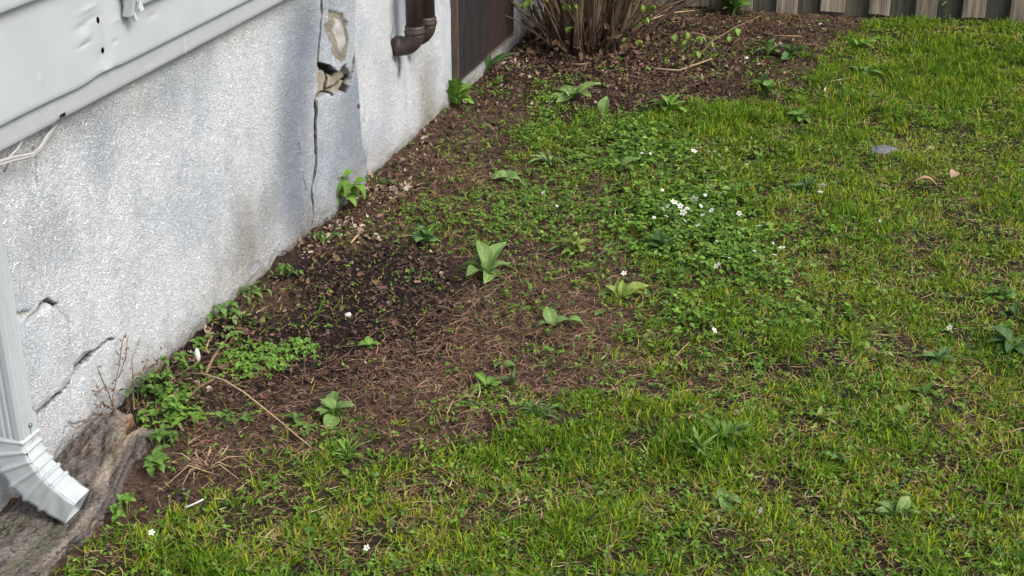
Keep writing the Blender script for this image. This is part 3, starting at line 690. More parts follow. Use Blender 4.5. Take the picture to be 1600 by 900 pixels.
for z in (.32, 1.2):
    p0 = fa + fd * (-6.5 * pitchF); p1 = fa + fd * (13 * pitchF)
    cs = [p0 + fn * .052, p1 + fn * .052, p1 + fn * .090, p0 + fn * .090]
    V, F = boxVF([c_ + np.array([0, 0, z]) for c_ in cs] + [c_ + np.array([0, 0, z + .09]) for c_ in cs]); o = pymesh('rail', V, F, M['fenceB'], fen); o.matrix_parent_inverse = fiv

# ------------------------------------------------------------------ leaf templates (unit length along +Y, up +Z)
def leaf_template(shape, nl=7, nw=4, fold=.18, droop=.35, wave=0):
    V = []; F = []
    for i in range(nl + 1):
        t = i / nl
        w_ = shape(t)
        y = t - droop * .25 * t * t; z = .22 * math.sin(t * math.pi * .75) - droop * t * t
        for j in range(nw + 1):
            q = j / nw * 2 - 1; V.append((q * w_, y, z + abs(q) * w_ * fold * 2 + wave * math.sin(9 * t + 2.5 * q) * abs(q)))
    for i in range(nl):
        for j in range(nw): a = i * (nw + 1) + j; F.append((a, a + 1, a + nw + 2, a + nw + 1))
    return V, F
SH = {
 'lance': lambda t: .02 + .13 * math.sin(math.pi * min(t * 1.0, 1) ** 1.4) * (1 - t * .1) if t < 1 else .004,
 'spoon': lambda t: (.035 + .20 * math.sin(math.pi * t ** 1.9)) if t < 1 else .01,
 'broad': lambda t: (.03 + .27 * math.sin(math.pi * t ** 1.1)) if t < 1 else .01,
 'ovate': lambda t: (.01 + .34 * math.sin(math.pi * t ** .85)) if t < 1 else .02,
 'strap': lambda t: .075 * (1 - t ** 3) + .004,
 'tooth': lambda t: (.03 + .13 * math.sin(math.pi * t ** 1.7) * (1 + .5 * ((int(t * 14) % 2) - .5))) if t < 1 else .004,
}
LM = {}
def leafmesh(shape, m, variant=0):
    k = (shape, m, variant)
    if k not in LM:
        dr = (.05, .28, .5)[variant]; nl = 14 if shape == 'tooth' else 9
        V, F = leaf_template(SH[shape], nl, 2 if shape in ('strap', 'tooth') else 4, .14, dr, .026 if shape in ('broad', 'spoon', 'lance') else .01)
        me = bpy.data.meshes.new(shape + '_leaf'); me.from_pydata(V, [], F); me.update(); me.materials.append(M[m])
        me.polygons.foreach_set('use_smooth', [True] * len(me.polygons)); LM[k] = me
    return LM[k]
def rosette(name, u, v, label, cat='weed', n=9, L=.07, W_=1.0, shape='lance', m='leaf_mid', el=(20, 60), group=None, z=None, spread=360, az0=0, fixed=None, stem=0):
    g = G(u, v); zz_ = HZ(g[0], g[1]) if z is None else z
    inl = float(fields(np.array([g[0]]), np.array([g[1]]))[0][0]) < .5 and v > 60; kk = .72 if inl else 1.0; zz_ -= .006 * inl
    t = empty(name, (g[0], g[1], zz_ + .004), label, cat, group)
    items = fixed or []
    if not fixed:
        for i in range(n):
            items.append((az0 + spread * (i + R.rand() * .7) / n, el[0] + (el[1] - el[0]) * R.rand(), L * (.65 + .5 * R.rand())))
    if inl and not fixed: items += [(R.rand() * 360, el[0] * .6 + 10 * R.rand(), L * (.35 + .4 * R.rand())) for _ in range(n // 2)]
    for (az, e, ln) in items:
        ln *= kk
        o = bpy.data.objects.new('leaf', leafmesh(shape, m, R.randint(3))); COL.objects.link(o); o.parent = t
        o.scale = (ln * W_ * (.85 + .3 * R.rand()), ln, ln)
        o.location = (R.randn() * .002, R.randn() * .002, stem * R.rand())
        o.rotation_euler = (Matrix.Rotation(math.radians(az), 3, 'Z') @ Matrix.Rotation(math.radians(e), 3, 'X') @ Matrix.Rotation(R.randn() * .3, 3, 'Y')).to_euler()
    return t
px = scale_at
# azimuth: 0 = away from the viewer, 90 = left, 270 = right, 180 = toward the viewer
rosette('broadleaf_weed', 760, 428, 'large pale grey-green weed with broad upright leaves on the bare bed, left of centre', n=7, L=.09, shape='broad', m='leaf_grey',
        fixed=[(25, 62, .115), (-38, 45, .12), (-80, 15, .11), (95, 18, .12), (175, 5, .10), (140, 20, .075), (-20, 70, .085), (150, 12, .11), (60, 30, .07), (-110, 8, .06), (0, 55, .06)], W_=.56)
rosette('lance_leaf_weed', 898, 400, 'yellowish weed with narrow upright leaves, beside the strawberry patch on the soil', n=13, L=.085, shape='lance', m='leaf_yellow', el=(20, 75), W_=.9)
rosette('broadleaf_weed', 968, 466, 'flat yellow-green rosette with leaves spread sideways at the right edge of the bare straw', shape='broad', m='leaf_yellow',
        fixed=[(85, 10, .10), (70, 35, .075), (-70, 12, .12), (-95, 8, .10), (15, 60, .075), (-15, 65, .075), (175, 5, .06), (-130, 10, .075), (35, 55, .06)], W_=.62)
rosette('blue_green_weed', 666, 382, 'compact blue-green rosette on the dark soil below the wall crack', n=16, L=.06, shape='spoon', m='leaf_blue', el=(15, 70), W_=.85)
rosette('lettuce_like_weed', 524, 656, 'pale lettuce-like rosette alone on the straw near the front lawn edge', n=11, L=.065, shape='spoon', m='leaf_pale', el=(15, 65), W_=1.3)
rosette('heart_leaf_weed', 862, 515, 'three broad pale green leaves lying on the brown straw below the large weed', shape='ovate', m='leaf_pale',
        fixed=[(20, 35, .055), (-75, 12, .06), (100, 15, .055), (170, 8, .035)], W_=1.0)
rosette('dandelion', 716, 172, 'bright green dandelion growing against the foot of the wall left of the dark hatch', 'dandelion', n=16, L=.125, shape='tooth', m='leaf_bright', el=(35, 85))
rosette('tall_leaf_weed', 757, 118, 'single tall dark strap leaf standing by the bottom of the dark hatch', shape='strap', m='leaf_dark', fixed=[(5, 88, .12), (20, 80, .09), (-95, 25, .12), (-80, 20, .16)], W_=2.2)
rosette('dandelion', 1145, 22, 'large dandelion rosette at the foot of the fence above the bare soil', 'dandelion', n=14, L=.15, shape='lance', m='leaf_mid', el=(25, 75), W_=1.1)
rosette('upright_weed', 1194, 152, 'small weed with two upright spoon leaves at the far soil edge', n=7, L=.085, shape='spoon', m='leaf_mid', el=(30, 80))
rosette('plantain', 1578, 545, 'dark green plantain rosette at the right edge of the lawn', 'plantain', n=12, L=.10, shape='spoon', m='leaf_dark', el=(10, 50), W_=.8)
rosette('plantain', 1585, 500, 'smaller dark plantain just behind the big plantain at the right edge', 'plantain', n=9, L=.09, shape='lance', m='leaf_dark', el=(15, 55))
rosette('lance_leaf_weed', 762, 612, 'small bright tuft of lance leaves on the straw above the front lawn', n=9, L=.055, shape='lance', m='leaf_bright', el=(20, 65), W_=1.2)
rosette('seedling', 800, 605, 'low dark clump of fine leaves right of the small bright tuft on the straw', n=10, L=.05, shape='strap', m='leaf_dark', el=(25, 70))
rosette('broad_blade_tuft', 1088, 718, 'lush tuft of broad green blades in the front lawn', 'grass tuft', n=30, L=.095, shape='strap', m='leaf_mid', el=(25, 80), W_=1.1)
rosette('broad_blade_tuft', 1135, 700, 'lush blade tuft right of the other broad-bladed tuft in the front lawn', 'grass tuft', n=18, L=.09, shape='lance', m='leaf_mid', el=(15, 60), W_=.8)
rosette('yellow_tuft', 1010, 722, 'yellowing tuft of blades in the front lawn left of the lush tufts', 'grass tuft', n=22, L=.06, shape='strap', m='leaf_yellow', el=(45, 85), W_=.8)
rosette('dark_grass_tuft', 1262, 300, 'dark tuft of long drooping blades right of the white flowers', 'grass tuft', n=30, L=.11, shape='strap', m='leaf_dark', el=(15, 60), W_=.7)
rosette('seedling', 576, 548, 'tiny bright seedling alone on the dark wet soil', n=9, L=.032, shape='ovate', m='leaf_bright', el=(15, 60), stem=.02)
rosette('upright_weed', 1280, 668, 'upright narrow-leaved weed in the middle of the front lawn', n=8, L=.08, shape='lance', m='leaf_yellow', el=(55, 85))
rosette('lance_leaf_weed', 1447, 622, 'sprawling weed with bright pale leaf on the lawn right of centre', n=12, L=.08, shape='lance', m='leaf_mid', el=(10, 55), W_=1.1)
rosette('blue_green_weed', 1312, 728, 'blue-green star-shaped weed flat in the front lawn', n=11, L=.065, shape='lance', m='leaf_blue', el=(10, 45))
rosette('grey_weed', 893, 158, 'flat grey-green rosette on dark soil in front of the shrub', n=11, L=.11, shape='lance', m='leaf_grey', el=(8, 30), W_=1.2)
rosette('dark_leaf_weed', 1035, 397, 'dark upright leafy weed among the white flowers', n=14, L=.09, shape='spoon', m='leaf_dark', el=(20, 70))
rosette('dark_leaf_weed', 955, 388, 'small dusty blue-green weed touching the yellowish narrow-leaved weed', n=8, L=.05, shape='spoon', m='leaf_blue', el=(10, 50))
rosette('grey_weed', 1395, 815, 'grey-green broad-leaved weed flat in the front lawn, lower right', n=10, L=.07, shape='spoon', m='leaf_grey', el=(15, 50))
rosette('blue_green_weed', 1470, 570, 'blue-green tuft behind the sprawling weed on the right of the lawn', n=14, L=.08, shape='spoon', m='leaf_blue', el=(15, 60))
rosette('light_leaf_weed', 1410, 650, 'light green spoon-leaved clump just left of the sprawling weed', n=6, L=.04, shape='ovate', m='leaf_yellow', el=(10, 50))
rosette('plantain', 1130, 790, 'light green plantain in the bottom lawn below the lush tufts', 'plantain', n=9, L=.06, shape='spoon', m='leaf_pale', el=(15, 50))
rosette('far_lawn_weed', 1340, 78, 'bright weed at the far right corner of the bare soil near the fence', n=14, L=.13, shape='lance', m='leaf_bright', el=(15, 60))
rosette('far_lawn_weed', 1350, 118, 'dull green spreading rosette in the far lawn in front of the fence corner', n=14, L=.13, shape='lance', m='leaf_mid', el=(15, 55))
rosette('far_soil_weed', 1235, 92, 'dark-leaved clump on the far bare soil right of the leafy twig', n=12, L=.08, shape='spoon', m='leaf_dark', el=(15, 55))
rosette('far_soil_weed', 1200, 88, 'pale-leaved clump on the far bare soil by the hollow', n=9, L=.09, shape='spoon', m='leaf_pale', el=(15, 55))
rosette('far_lawn_weed', 1250, 190, 'pale broad-leaved weed near the far soil edge in the lawn', n=11, L=.09, shape='spoon', m='leaf_mid', el=(15, 60))
rosette('far_lawn_weed', 1045, 178, 'loose rosette on the lawn edge at the front of the far bare soil', n=12, L=.10, shape='lance', m='leaf_bright', el=(20, 65))
rosette('thistle_like_weed', 858, 262, 'spindly star-shaped weed with narrow leaves above the leafy mat', n=12, L=.09, shape='strap', m='leaf_grey', el=(15, 45))
rosette('heart_leaf_weed', 790, 285, 'pale heart-leaved weed on dark soil at mid bed', n=6, L=.06, shape='ovate', m='leaf_grey', el=(10, 35))
rosette('small_broad_weed', 985, 530, 'bright three-lobed weed on the right edge of the straw', n=7, L=.04, shape='ovate', m='leaf_bright', el=(20, 55), stem=.02)
rosette('small_broad_weed', 940, 500, 'pale single leaf pair right of the three broad leaves on the straw', n=3, L=.045, shape='ovate', m='leaf_pale', el=(10, 30))
rosette('small_broad_weed', 785, 578, 'little round-leaved seedling on straw behind the small bright tuft', n=3, L=.038, shape='ovate', m='leaf_pale', el=(10, 40))
rosette('foxtail_weed', 1560, 470, 'mid green clump at the right border behind the plantains', n=12, L=.07, shape='spoon', m='leaf_mid', el=(20, 60))
rosette('edge_weed', 840, 655, 'bunch of broad blades at the front lawn edge under the straw', 'grass tuft', n=20, L=.08, shape='strap', m='leaf_dark', el=(25, 75), W_=.8)
rosette('edge_weed', 545, 722, 'bright upright grass tuft on the soil edge under the lettuce-like rosette', 'grass tuft', n=30, L=.085, shape='strap', m='leaf_bright', el=(35, 82), W_=.7)
rosette('edge_weed', 1560, 20, 'tall dark grass clump against the right end of the fence', 'grass tuft', n=50, L=.26, shape='strap', m='leaf_mid', el=(30, 85), W_=.5)
rosette('edge_weed', 1400, 20, 'dark grass clump at the fence foot between two pale planks', 'grass tuft', n=40, L=.16, shape='strap', m='leaf_dark', el=(35, 85), W_=.6)
rosette('edge_weed', 1485, 26, 'grass clump at the fence foot left of the tall clump', 'grass tuft', n=40, L=.16, shape='strap', m='leaf_mid', el=(35, 85), W_=.6)
for q in ((915, 520, 'leaf_pale', 'narrow pale leaf lying on brown straw right of the three broad leaves', 95, .05), (965, 276, 'leaf_pale', 'long pale leaf lying flat above the strawberry patch', -80, .085),
          (942, 190, 'leaf_pale', 'upright pale triangular leaf at the front of the far bare soil', -25, .075)):
    g = G(q[0], q[1]); o = tag(bpy.data.objects.new('single_leaf', leafmesh('broad', q[2], 0)), q[3], 'leaf'); COL.objects.link(o)
    o.location = (g[0], g[1], HZ(g[0], g[1]) + .012); o.scale = (q[5],) * 3; o.rotation_euler = (math.radians(25 if q[5] != .075 else 60), 0, math.radians(q[4]))
g = G(1463, 305); me = leafmesh('ovate', 'leaf_pale', 2).copy(); me.materials.clear(); me.materials.append(M['fallen'])
o = tag(bpy.data.objects.new('fallen_leaf', me), 'dry tan leaf lying in the lawn at upper right', 'leaf'); COL.objects.link(o)
o.location = (g[0], g[1], .03); o.scale = (.08, .09, .07); o.rotation_euler = (.35, .2, math.radians(75))
o2 = o.copy(); COL.objects.link(o2); g = G(1484, 292); o2.location = (g[0], g[1], .03); o2.scale = (.045, .05, .05); o2.rotation_euler = (.5, .3, -.6); o2['label'] = 'small dry brown leaf just behind the tan fallen leaf'

# seedling with lobed leaves at the wall foot
def sprig(name, u, v, label, stems, m='leaf_bright', shape='ovate', LL=.05, cat='seedling'):
    g = G(u, v); z0 = HZ(g[0], g[1]); t = empty(name, (g[0], g[1], z0), label, cat)
    for (dx, dz, dy, k) in stems:
        top = np.array([dx, dy, dz]); q = tube('stem', [(0, 0, 0), tuple(top * .5 + np.array([0, 0, dz * .12])), tuple(top)], [.0022, .0016, .0012], M['twig'] if m == 'leaf_dark' else M[m], t, 5)
        for j in range(k):
            az = 360 * j / k + R.rand() * 50; e = -5 + R.randn() * 18
            o = bpy.data.objects.new('leaf', leafmesh(shape, m, R.randint(1, 3))); COL.objects.link(o); o.parent = t; o.location = tuple(top)
            l_ = LL * (.7 + .5 * R.rand()); o.scale = (l_ * .8, l_, l_)
            o.rotation_euler = (Matrix.Rotation(math.radians(az), 3, 'Z') @ Matrix.Rotation(math.radians(e), 3, 'X')).to_euler()
sprig('lobed_seedling', 531, 335, 'green seedling with drooping divided leaves at the wall foot below the long crack',
      [(-.035, .085, 0, 5), (.01, .095, .02, 5), (.045, .085, 0, 5), (.02, .05, -.01, 4), (-.02, .05, .0, 4)], LL=.06)
for (u, v, lb, k, L_) in ((342, 505, 'small round-leaved sprig where the wall meets the bed left of the bare patch', 3, .045), (392, 465, 'fresh green sprig at the wall foot below the brown stain', 5, .05),
                    (450, 432, 'green sprig on the little soil mound near the wall', 7, .04), (507, 385, 'tiny sprig by the wall foot just past the crack', 3, .035), (583, 296, 'dark sprig at the wall base beside the dry root', 3, .05),
                    (745, 395, 'thin sprig left behind the large broadleaf weed', 2, .03), (770, 135, 'wiry sprig on bare soil just right of the wall dandelion', 4, .04)):
    sprig('wall_sprig', u, v, lb, [((R.rand() - .5) * .08, .01 + R.rand() * .03, (R.rand() - .5) * .05, 3 + R.randint(3)) for _ in range(k + 1)], 'leaf_mid' if u != 583 else 'leaf_dark', 'spoon' if u > 360 else 'ovate', L_ * .62)

# leafy clumps: plants with many small leaves on short stems; each leaf its own part
def clump(name, u, v, ru, rv, n, LL, m, shape, label, hmax=.05, cat='weed'):
    g = G(u, v); z0 = HZ(g[0], g[1]); t = empty(name, (g[0], g[1], z0), label, cat)
    sx = px(u, v) * ru; sy = abs(G(u, v - rv)[1] - g[1]); st = []
    for i in range(n):
        a = R.rand() * 6.283; r_ = math.sqrt(R.rand()); x, y = math.cos(a) * r_ * sx, math.sin(a) * r_ * sy
        nn = np.dot(np.array([g[0] + x, g[1] + y, 0]) - A, N)
        if nn < .02: continue
        h = hmax * (.3 + .7 * R.rand()) * (1.1 - .6 * r_)
        st.append(tubeVF([(x * .85, y * .85, -.005), (x, y, h)], [.0014, .001], 4, False))
        k = 3 + R.randint(3); a0 = R.rand() * 360
        for j in range(k):
            o = bpy.data.objects.new('leaf', leafmesh(shape, m, R.randint(3))); COL.objects.link(o); o.parent = t; o.location = (x, y, h)
            l_ = LL * (.6 + .6 * R.rand()); o.scale = (l_, l_, l_)
            o.rotation_euler = (Matrix.Rotation(math.radians(a0 + 360 * j / k + R.randn() * 12), 3, 'Z') @ Matrix.Rotation(math.radians(12 + R.randn() * 16), 3, 'X')).to_euler()
    V, F = join(st); q = pymesh('stems', V, F, M[m], t); q['kind'] = 'stuff'
clump('small_leaf_clump', 400, 568, 50, 26, 95, .0145, 'leaf_bright', 'ovate', 'dense bright green clump of small leaves on the bed near the left wall', .032)
clump('small_leaf_clump', 465, 552, 34, 16, 42, .0145, 'leaf_bright', 'ovate', 'smaller right-hand lobe of the dense bright clump on dark soil', .028)
clump('creeping_weed', 262, 600, 40, 32, 19, .020, 'leaf_mid', 'ovate', 'round-leaved creeping weed at the wall foot above the log end', .07)
clump('creeping_weed', 262, 655, 42, 36, 24, .018, 'leaf_bright', 'ovate', 'creeping weed sprawling on soil right of the log end', .05)
clump('creeping_weed', 230, 735, 18, 18, 5, .030, 'leaf_mid', 'ovate', 'large mid-green trefoil leaves beside the log', .05)
clump('creeping_weed', 190, 812, 14, 26, 7, .019, 'leaf_bright', 'ovate', 'low trefoil weed along the lower right side of the log', .04)
clump('creeping_weed', 252, 700, 22, 18, 8, .020, 'leaf_mid', 'ovate', 'creeping weed between the trefoil leaves and the soil hollow', .05)
clump('creeping_weed', 208, 632, 24, 18, 8, .022, 'leaf_dark', 'spoon', 'dark weed growing behind the upper log end against the wall', .08)
clump('creeping_weed', 370, 520, 26, 16, 7, .018, 'leaf_grey', 'ovate', 'thin patchy weed on bare soil by the wall between log and stain', .03)
clump('creeping_weed', 470, 665, 26, 16, 7, .018, 'leaf_mid', 'ovate', 'small sparse weed in front of the dry stalk end', .03)
clump('creeping_weed', 355, 660, 36, 20, 9, .018, 'leaf_mid', 'ovate', 'sparse weed on the soil inside the arc of the dry stalk', .03)
clump('creeping_weed', 300, 545, 24, 16, 8, .022, 'leaf_mid', 'ovate', 'round-leaved weed at the wall foot near the start of the dry stalk', .05)

# ------------------------------------------------------------------ dry stalks, twigs
def stalk(name, P_, r, m, label, cat='stalk', jit=.2):
    o = tube(name, P_, r, M[m], None, 6, jit); return tag(o, label, cat)
def gz(u, v, h): 
    p = G(u, v, h); return p
stalk('dry_stalk', [gz(286, 583, .03), gz(318, 584, .07), gz(350, 594, .08), gz(380, 612, .07), gz(410, 636, .05), gz(440, 660, .035), (gz(465, 682, .02)), gz(486, 698, .012)], [.0014, .002, .002, .0019, .0018, .0016, .0014, .001], 'paletwig', 'long pale dry stalk arching over the soil near the left wall')
stalk('dry_stalk', [gz(328, 560, .01), gz(322, 545, .05), gz(327, 530, .07)], [.002, .002, .001], 'paletwig', 'short dry stalk standing by the start of the long arched stalk')
stalk('fallen_stick', [gz(345, 540, .02), gz(330, 565, .03), gz(322, 583, .02)], .004, 'twig', 'short brown stick on the soil behind the bright clump')
stalk('fallen_stick', [gz(288, 628, .02), gz(310, 605, .04), gz(335, 592, .05)], [.003, .004, .003], 'twig', 'brown stick crossing under the arched pale stalk')
stalk('pale_straw', [gz(290, 793, .02), gz(304, 787, .022), gz(318, 780, .03)], .0018, 'shell', 'short pale straw on the lawn edge right of the log')
stalk('fallen_stick', [gz(1000, 103, .01), gz(1030, 108, .02), (gz(1060, 110, .02)), gz(1112, 92, .02)], .004, 'paletwig', 'orange dry stem lying on the far bare soil')
stalk('fallen_stick', [gz(880, 98, .01), gz(905, 101, .02), gz(925, 98, .01)], .004, 'twig', 'short stem lying in front of the shrub base')
stalk('fallen_stick', [gz(1180, 50, .01), gz(1215, 56, .02), gz(1252, 57, .02)], .004, 'twig', 'thin brown stem lying on soil near the fence')
stalk('fallen_stick', [gz(1295, 128, .01), gz(1315, 124, .02), gz(1332, 121, .02)], .003, 'paletwig', 'pale stem lying at the far lawn edge')
stalk('fallen_stick', [gz(548, 380, .01), gz(560, 366, .02)], .003, 'paletwig', 'pale broken stem on the soil just right of the wall foot sprig')
stalk('dry_root', [wpx(578, 262, .01), wpx(577, 280, .015), wpx(572, 296, .02)], [.002, .0035, .003], 'paletwig', 'pale dry root hanging at the wall foot right of the bulge', 'root')
# sprawled straw heap of grey stalks near (340, 740)
h = empty('dead_weed', tuple(G(330, 735)), 'tangled dead grey-brown weed skeleton lying on soil right of the log', 'dead plant'); hv = Matrix.Translation(-h.location)
for i in range(26):
    a = R.rand() * 6.28; c0 = G(325, 735) + np.array([R.randn() * .012, R.randn() * .015, .008]); L_ = .03 + R.rand() * .07
    p1 = c0 + np.array([math.cos(a) * L_ * .5, math.sin(a) * L_ * .5, .015 + R.rand() * .01]); p2 = c0 + np.array([math.cos(a + R.randn() * .4) * L_, math.sin(a + R.randn() * .4) * L_, .006])
    q = tube('stalk', [c0, p1, p2], [.0018, .0014, .0006], M['paletwig'] if i % 2 else M['twig'], h, 4); q.matrix_parent_inverse = hv
# dried plant against the wall above the log
dp = empty('dried_weed', tuple(WP(-.42, .02, 0)), 'brown dried-up weed standing against the stucco above the log end', 'dead plant'); dv = Matrix.Translation(-dp.location)
for pts in ([(178, 660), (176, 620), (186, 575), (190, 540), (196, 520)], [(178, 640), (170, 615), (158, 590), (152, 572)], [(186, 590), (196, 560), (200, 525)], [(180, 610), (166, 605), (150, 612), (147, 618)],
            [(210, 640), (208, 590), (206, 560), (216, 535)], [(225, 620), (222, 590), (230, 560)], [(206, 590), (230, 575), (262, 560)], [(165, 650), (150, 652), (135, 660), (120, 668), (104, 665)], [(245, 600), (240, 575), (250, 548)],
            [(176, 640), (160, 630), (146, 640)], [(240, 600), (255, 570), (280, 545)]):
    PP = [wpx(u_, v_, .022 + .01 * R.rand()) for u_, v_ in pts]
    q = tube('stalk', PP, [.0013] * (len(PP) - 1) + [.0007], M['twig'], dp, 4); q.matrix_parent_inverse = dv
    ns = []
    for k in range(10):
        i = R.randint(len(PP) - 1); t = R.rand(); p = PP[i] * (1 - t) + PP[i + 1] * t + R.randn(3) * .004
        ns.append(tubeVF([p, p + R.randn(3) * .004 + np.array([0, 0, .004])], [.0022, .0010], 4, True))
    V, F = join(ns); q = pymesh('seed_head', V, F, M['twig'], dp); q['kind'] = 'stuff'; q.matrix_parent_inverse = dv
stalk('bare_twig', [gz(206, 660, .0), wpx(209, 585, .06) * .5 + gz(206, 640, .08) * .5, gz(210, 640, .14)], .0016, 'twig', 'thin bare twig standing upright between log end and wall', 'twig')

# ------------------------------------------------------------------ shrub
sb = G(918, 82); shrub = empty('shrub', tuple(sb), 'multi-stemmed bare shrub with cut woody stems and tiny new leaves by the house corner', 'shrub'); sv = Matrix.Translation(-shrub.location)
def sp_(o): o.matrix_parent_inverse = sv; return o
for i in range(150):
    a = R.rand() * 6.283; r0 = .03 + .12 * math.sqrt(R.rand()); b0 = sb + np.array([math.cos(a) * r0 * 1.1, math.sin(a) * r0 + .05, -.02])
    thick = i < 30; rad = (.008 + .010 * R.rand()) if thick else (.0018 + .0035 * R.rand())
    lean = (.03 + .14 * R.rand()) * (1 if thick else 2.6); hgt_ = .45 + R.rand() * .7
    pts = []
    for k in range(6):
        t = k / 5; pts.append(b0 + np.array([math.cos(a) * lean * t * (1 + t) + R.randn() * (.008 if thick else .018), math.sin(a) * lean * t * (1 + t) + R.randn() * .012, hgt_ * t]))
    sp_(tube('stem', pts, [rad * (1.25 - .8 * k / 5) for k in range(6)], M['stem'], shrub, 8 if thick else 5, .15))
# dead basal leaves and shreds hanging round the foot
dl = []
for i in range(300):
    a = R.rand() * 6.283; r_ = .09 + .13 * R.rand(); c0 = sb + np.array([math.cos(a) * r_ * 1.25, math.sin(a) * r_ + .03, .01 + .10 * R.rand() ** 2])
    d1 = R.randn(3); d1[2] -= .5; d1 /= np.linalg.norm(d1); d2 = np.cross(d1, R.randn(3)); d2 /= np.linalg.norm(d2); L_ = .02 + .035 * R.rand(); wv = L_ * .3
    dl.append(([c0, c0 + d1 * L_ * .5 + d2 * wv, c0 + d1 * L_ + R.randn(3) * .006, c0 + d1 * L_ * .5 - d2 * wv, c0 + d1 * L_ * .5 + np.cross(d1, d2) * wv * .8], [(0, 1, 4), (1, 2, 4), (2, 3, 4), (3, 0, 4)]))
V, F = join(dl); q = sp_(pymesh('dead_leaves', V, F, mat('shrub_dead_leaf', (.15, .095, .06), .8, 60, .5), shrub)); q['kind'] = 'stuff'
def leafy_twig(pts, rads, nodes, par, invm, m='twig', LL=.033):
    q = tube('twig', pts, rads, M[m], par, 5, .1); q.matrix_parent_inverse = invm
    for (p, k) in nodes:
        for j in range(k + 2):
            o = bpy.data.objects.new('leaf', leafmesh('lance' if j % 2 else 'broad', 'leaf_young', R.randint(1, 3))); COL.objects.link(o); o.parent = par; o.matrix_parent_inverse = invm
            o.location = tuple(p); l_ = LL * (.7 + .5 * R.rand()); o.scale = (l_ * 1.1, l_, l_)
            o.rotation_euler = (Matrix.Rotation(6.283 * j / k + R.rand(), 3, 'Z') @ Matrix.Rotation(math.radians(-30 - 35 * R.rand()), 3, 'X')).to_euler()
def onplane(u, v, yy):   # point at plan depth yy
    r = ray(u, v); t = yy / r[1]; return CAMP + r * t
y0 = sb[1]
leafy_twig([onplane(880, 40, y0), onplane(850, 20, y0 - .1), onplane(832, 6, y0 - .15), onplane(815, -10, y0 - .2)], [.004, .003, .0025, .002], [(onplane(826, 0, y0 - .16), 6), (onplane(818, 6, y0 - .18), 6)], shrub, sv)
leafy_twig([onplane(872, 60, y0), onplane(858, 10, y0 - .1), onplane(850, -40, y0 - .15)], [.005, .004, .003], [(onplane(852, -6, y0 - .15), 4)], shrub, sv)
leafy_twig([onplane(950, 60, y0), onplane(985, 30, y0 - .05), onplane(1030, 12, y0 - .1), onplane(1100, -10, y0 - .1)], [.005, .004, .003, .002],
           [(onplane(993, 36, y0 - .05), 4), (onplane(1008, 26, y0 - .08), 6), (onplane(1020, 8, y0 - .1), 6), (onplane(1004, 8, y0 - .1), 4)], shrub, sv)
leafy_twig([onplane(960, 70, y0), onplane(1000, 40, y0), onplane(1050, 10, y0 + .1)], [.004, .003, .002], [(onplane(975, 58, y0), 4), (onplane(998, 62, y0 - .1), 3)], shrub, sv)
leafy_twig([onplane(900, 70, y0 - .05), onplane(898, 30, y0 - .12), onplane(884, -10, y0 - .15)], [.003, .002, .002], [(onplane(893, 42, y0 - .13), 3), (onplane(885, 6, y0 - .14), 5), (onplane(901, 6, y0 - .14), 4)], shrub, sv)
tw = empty('leafy_branch', tuple(G(1057, 128)), 'low arching twig with drooping young leaves right of the shrub', 'branch'); tv = Matrix.Translation(-tw.location)
yb = G(1057, 128)[1]
leafy_twig([G(1057, 128), onplane(1085, 93, yb + .05), onplane(1116, 62, yb + .12), onplane(1150, 42, yb + .2), onplane(1190, 24, yb + .28)], [.004, .0035, .003, .0025, .0015],
           [(onplane(1111, 66, yb + .11), 6), (onplane(1140, 56, yb + .18), 6), (onplane(1150, 44, yb + .2), 5), (onplane(1090, 80, yb + .06), 5)], tw, tv)
leafy_twig([onplane(1116, 62, yb + .12), onplane(1090, 52, yb + .1), onplane(1060, 50, yb + .12), onplane(1045, 56, yb + .12)], [.0025, .002, .002, .001],
           [(onplane(1094, 57, yb + .1), 6), (onplane(1074, 50, yb + .1), 4), (onplane(1055, 54, yb + .12), 3), (onplane(1070, 62, yb + .1), 3)], tw, tv)
stalk('bare_branch', [onplane(965, 55, y0), onplane(1000, 35, y0 + .1), onplane(1050, 20, y0 + .25), onplane(1085, 16, y0 + .35)], [.004, .004, .003, .002], 'paletwig', 'pale bent stem leaning from the shrub toward the fence', 'branch')

# ------------------------------------------------------------------ stones, flowers
def rock(name, u, v, r, m, label, cat='stone', sq=(1, 1, .6), dz=0):
    V = []; F = []; n1_, n2_ = 7, 10
    for i in range(n1_ + 1):
        th = math.pi * i / n1_
        for j in range(n2_):
            ph = 2 * math.pi * j / n2_; k = r * (.85 + .3 * R.rand()); V.append((k * sq[0] * math.sin(th) * math.cos(ph), k * sq[1] * math.sin(th) * math.sin(ph), k * sq[2] * math.cos(th)))
    for i in range(n1_):
        for j in range(n2_): F.append((i * n2_ + j, (i + 1) * n2_ + j, (i + 1) * n2_ + (j + 1) % n2_, i * n2_ + (j + 1) % n2_))
    o = pymesh(name, V, F, M[m], None, True); g = G(u, v); o.location = (g[0], g[1], HZ(g[0], g[1]) + r * sq[2] * .5 + dz); return tag(o, label, cat)
rock('pebble', 544, 495, .009, 'shell', 'small white pebble on the dark soil of the bed', 'pebble')
rock('flat_stone', 1380, 241, .055, 'stone', 'flat dark grey stone sunk in the mossy far lawn', 'stone', (1.0, .8, .18), .008)
rock('clod', 1102, 621, .016, 'clod', 'brown lump of earth in the lawn edge right of the straw', 'clod')
rock('pebble', 1452, 240, .013, 'fallen', 'pale pebble in the far lawn right of the flat stone', 'pebble', (1.2, .8, .5), .015)
rock('pebble', 1166, 92, .010, 'shell', 'tiny light pebble near the hollow in the far bare soil', 'pebble')
rock('pebble', 1282, 38, .012, 'shell', 'little white pebble on soil just before the fence', 'pebble')
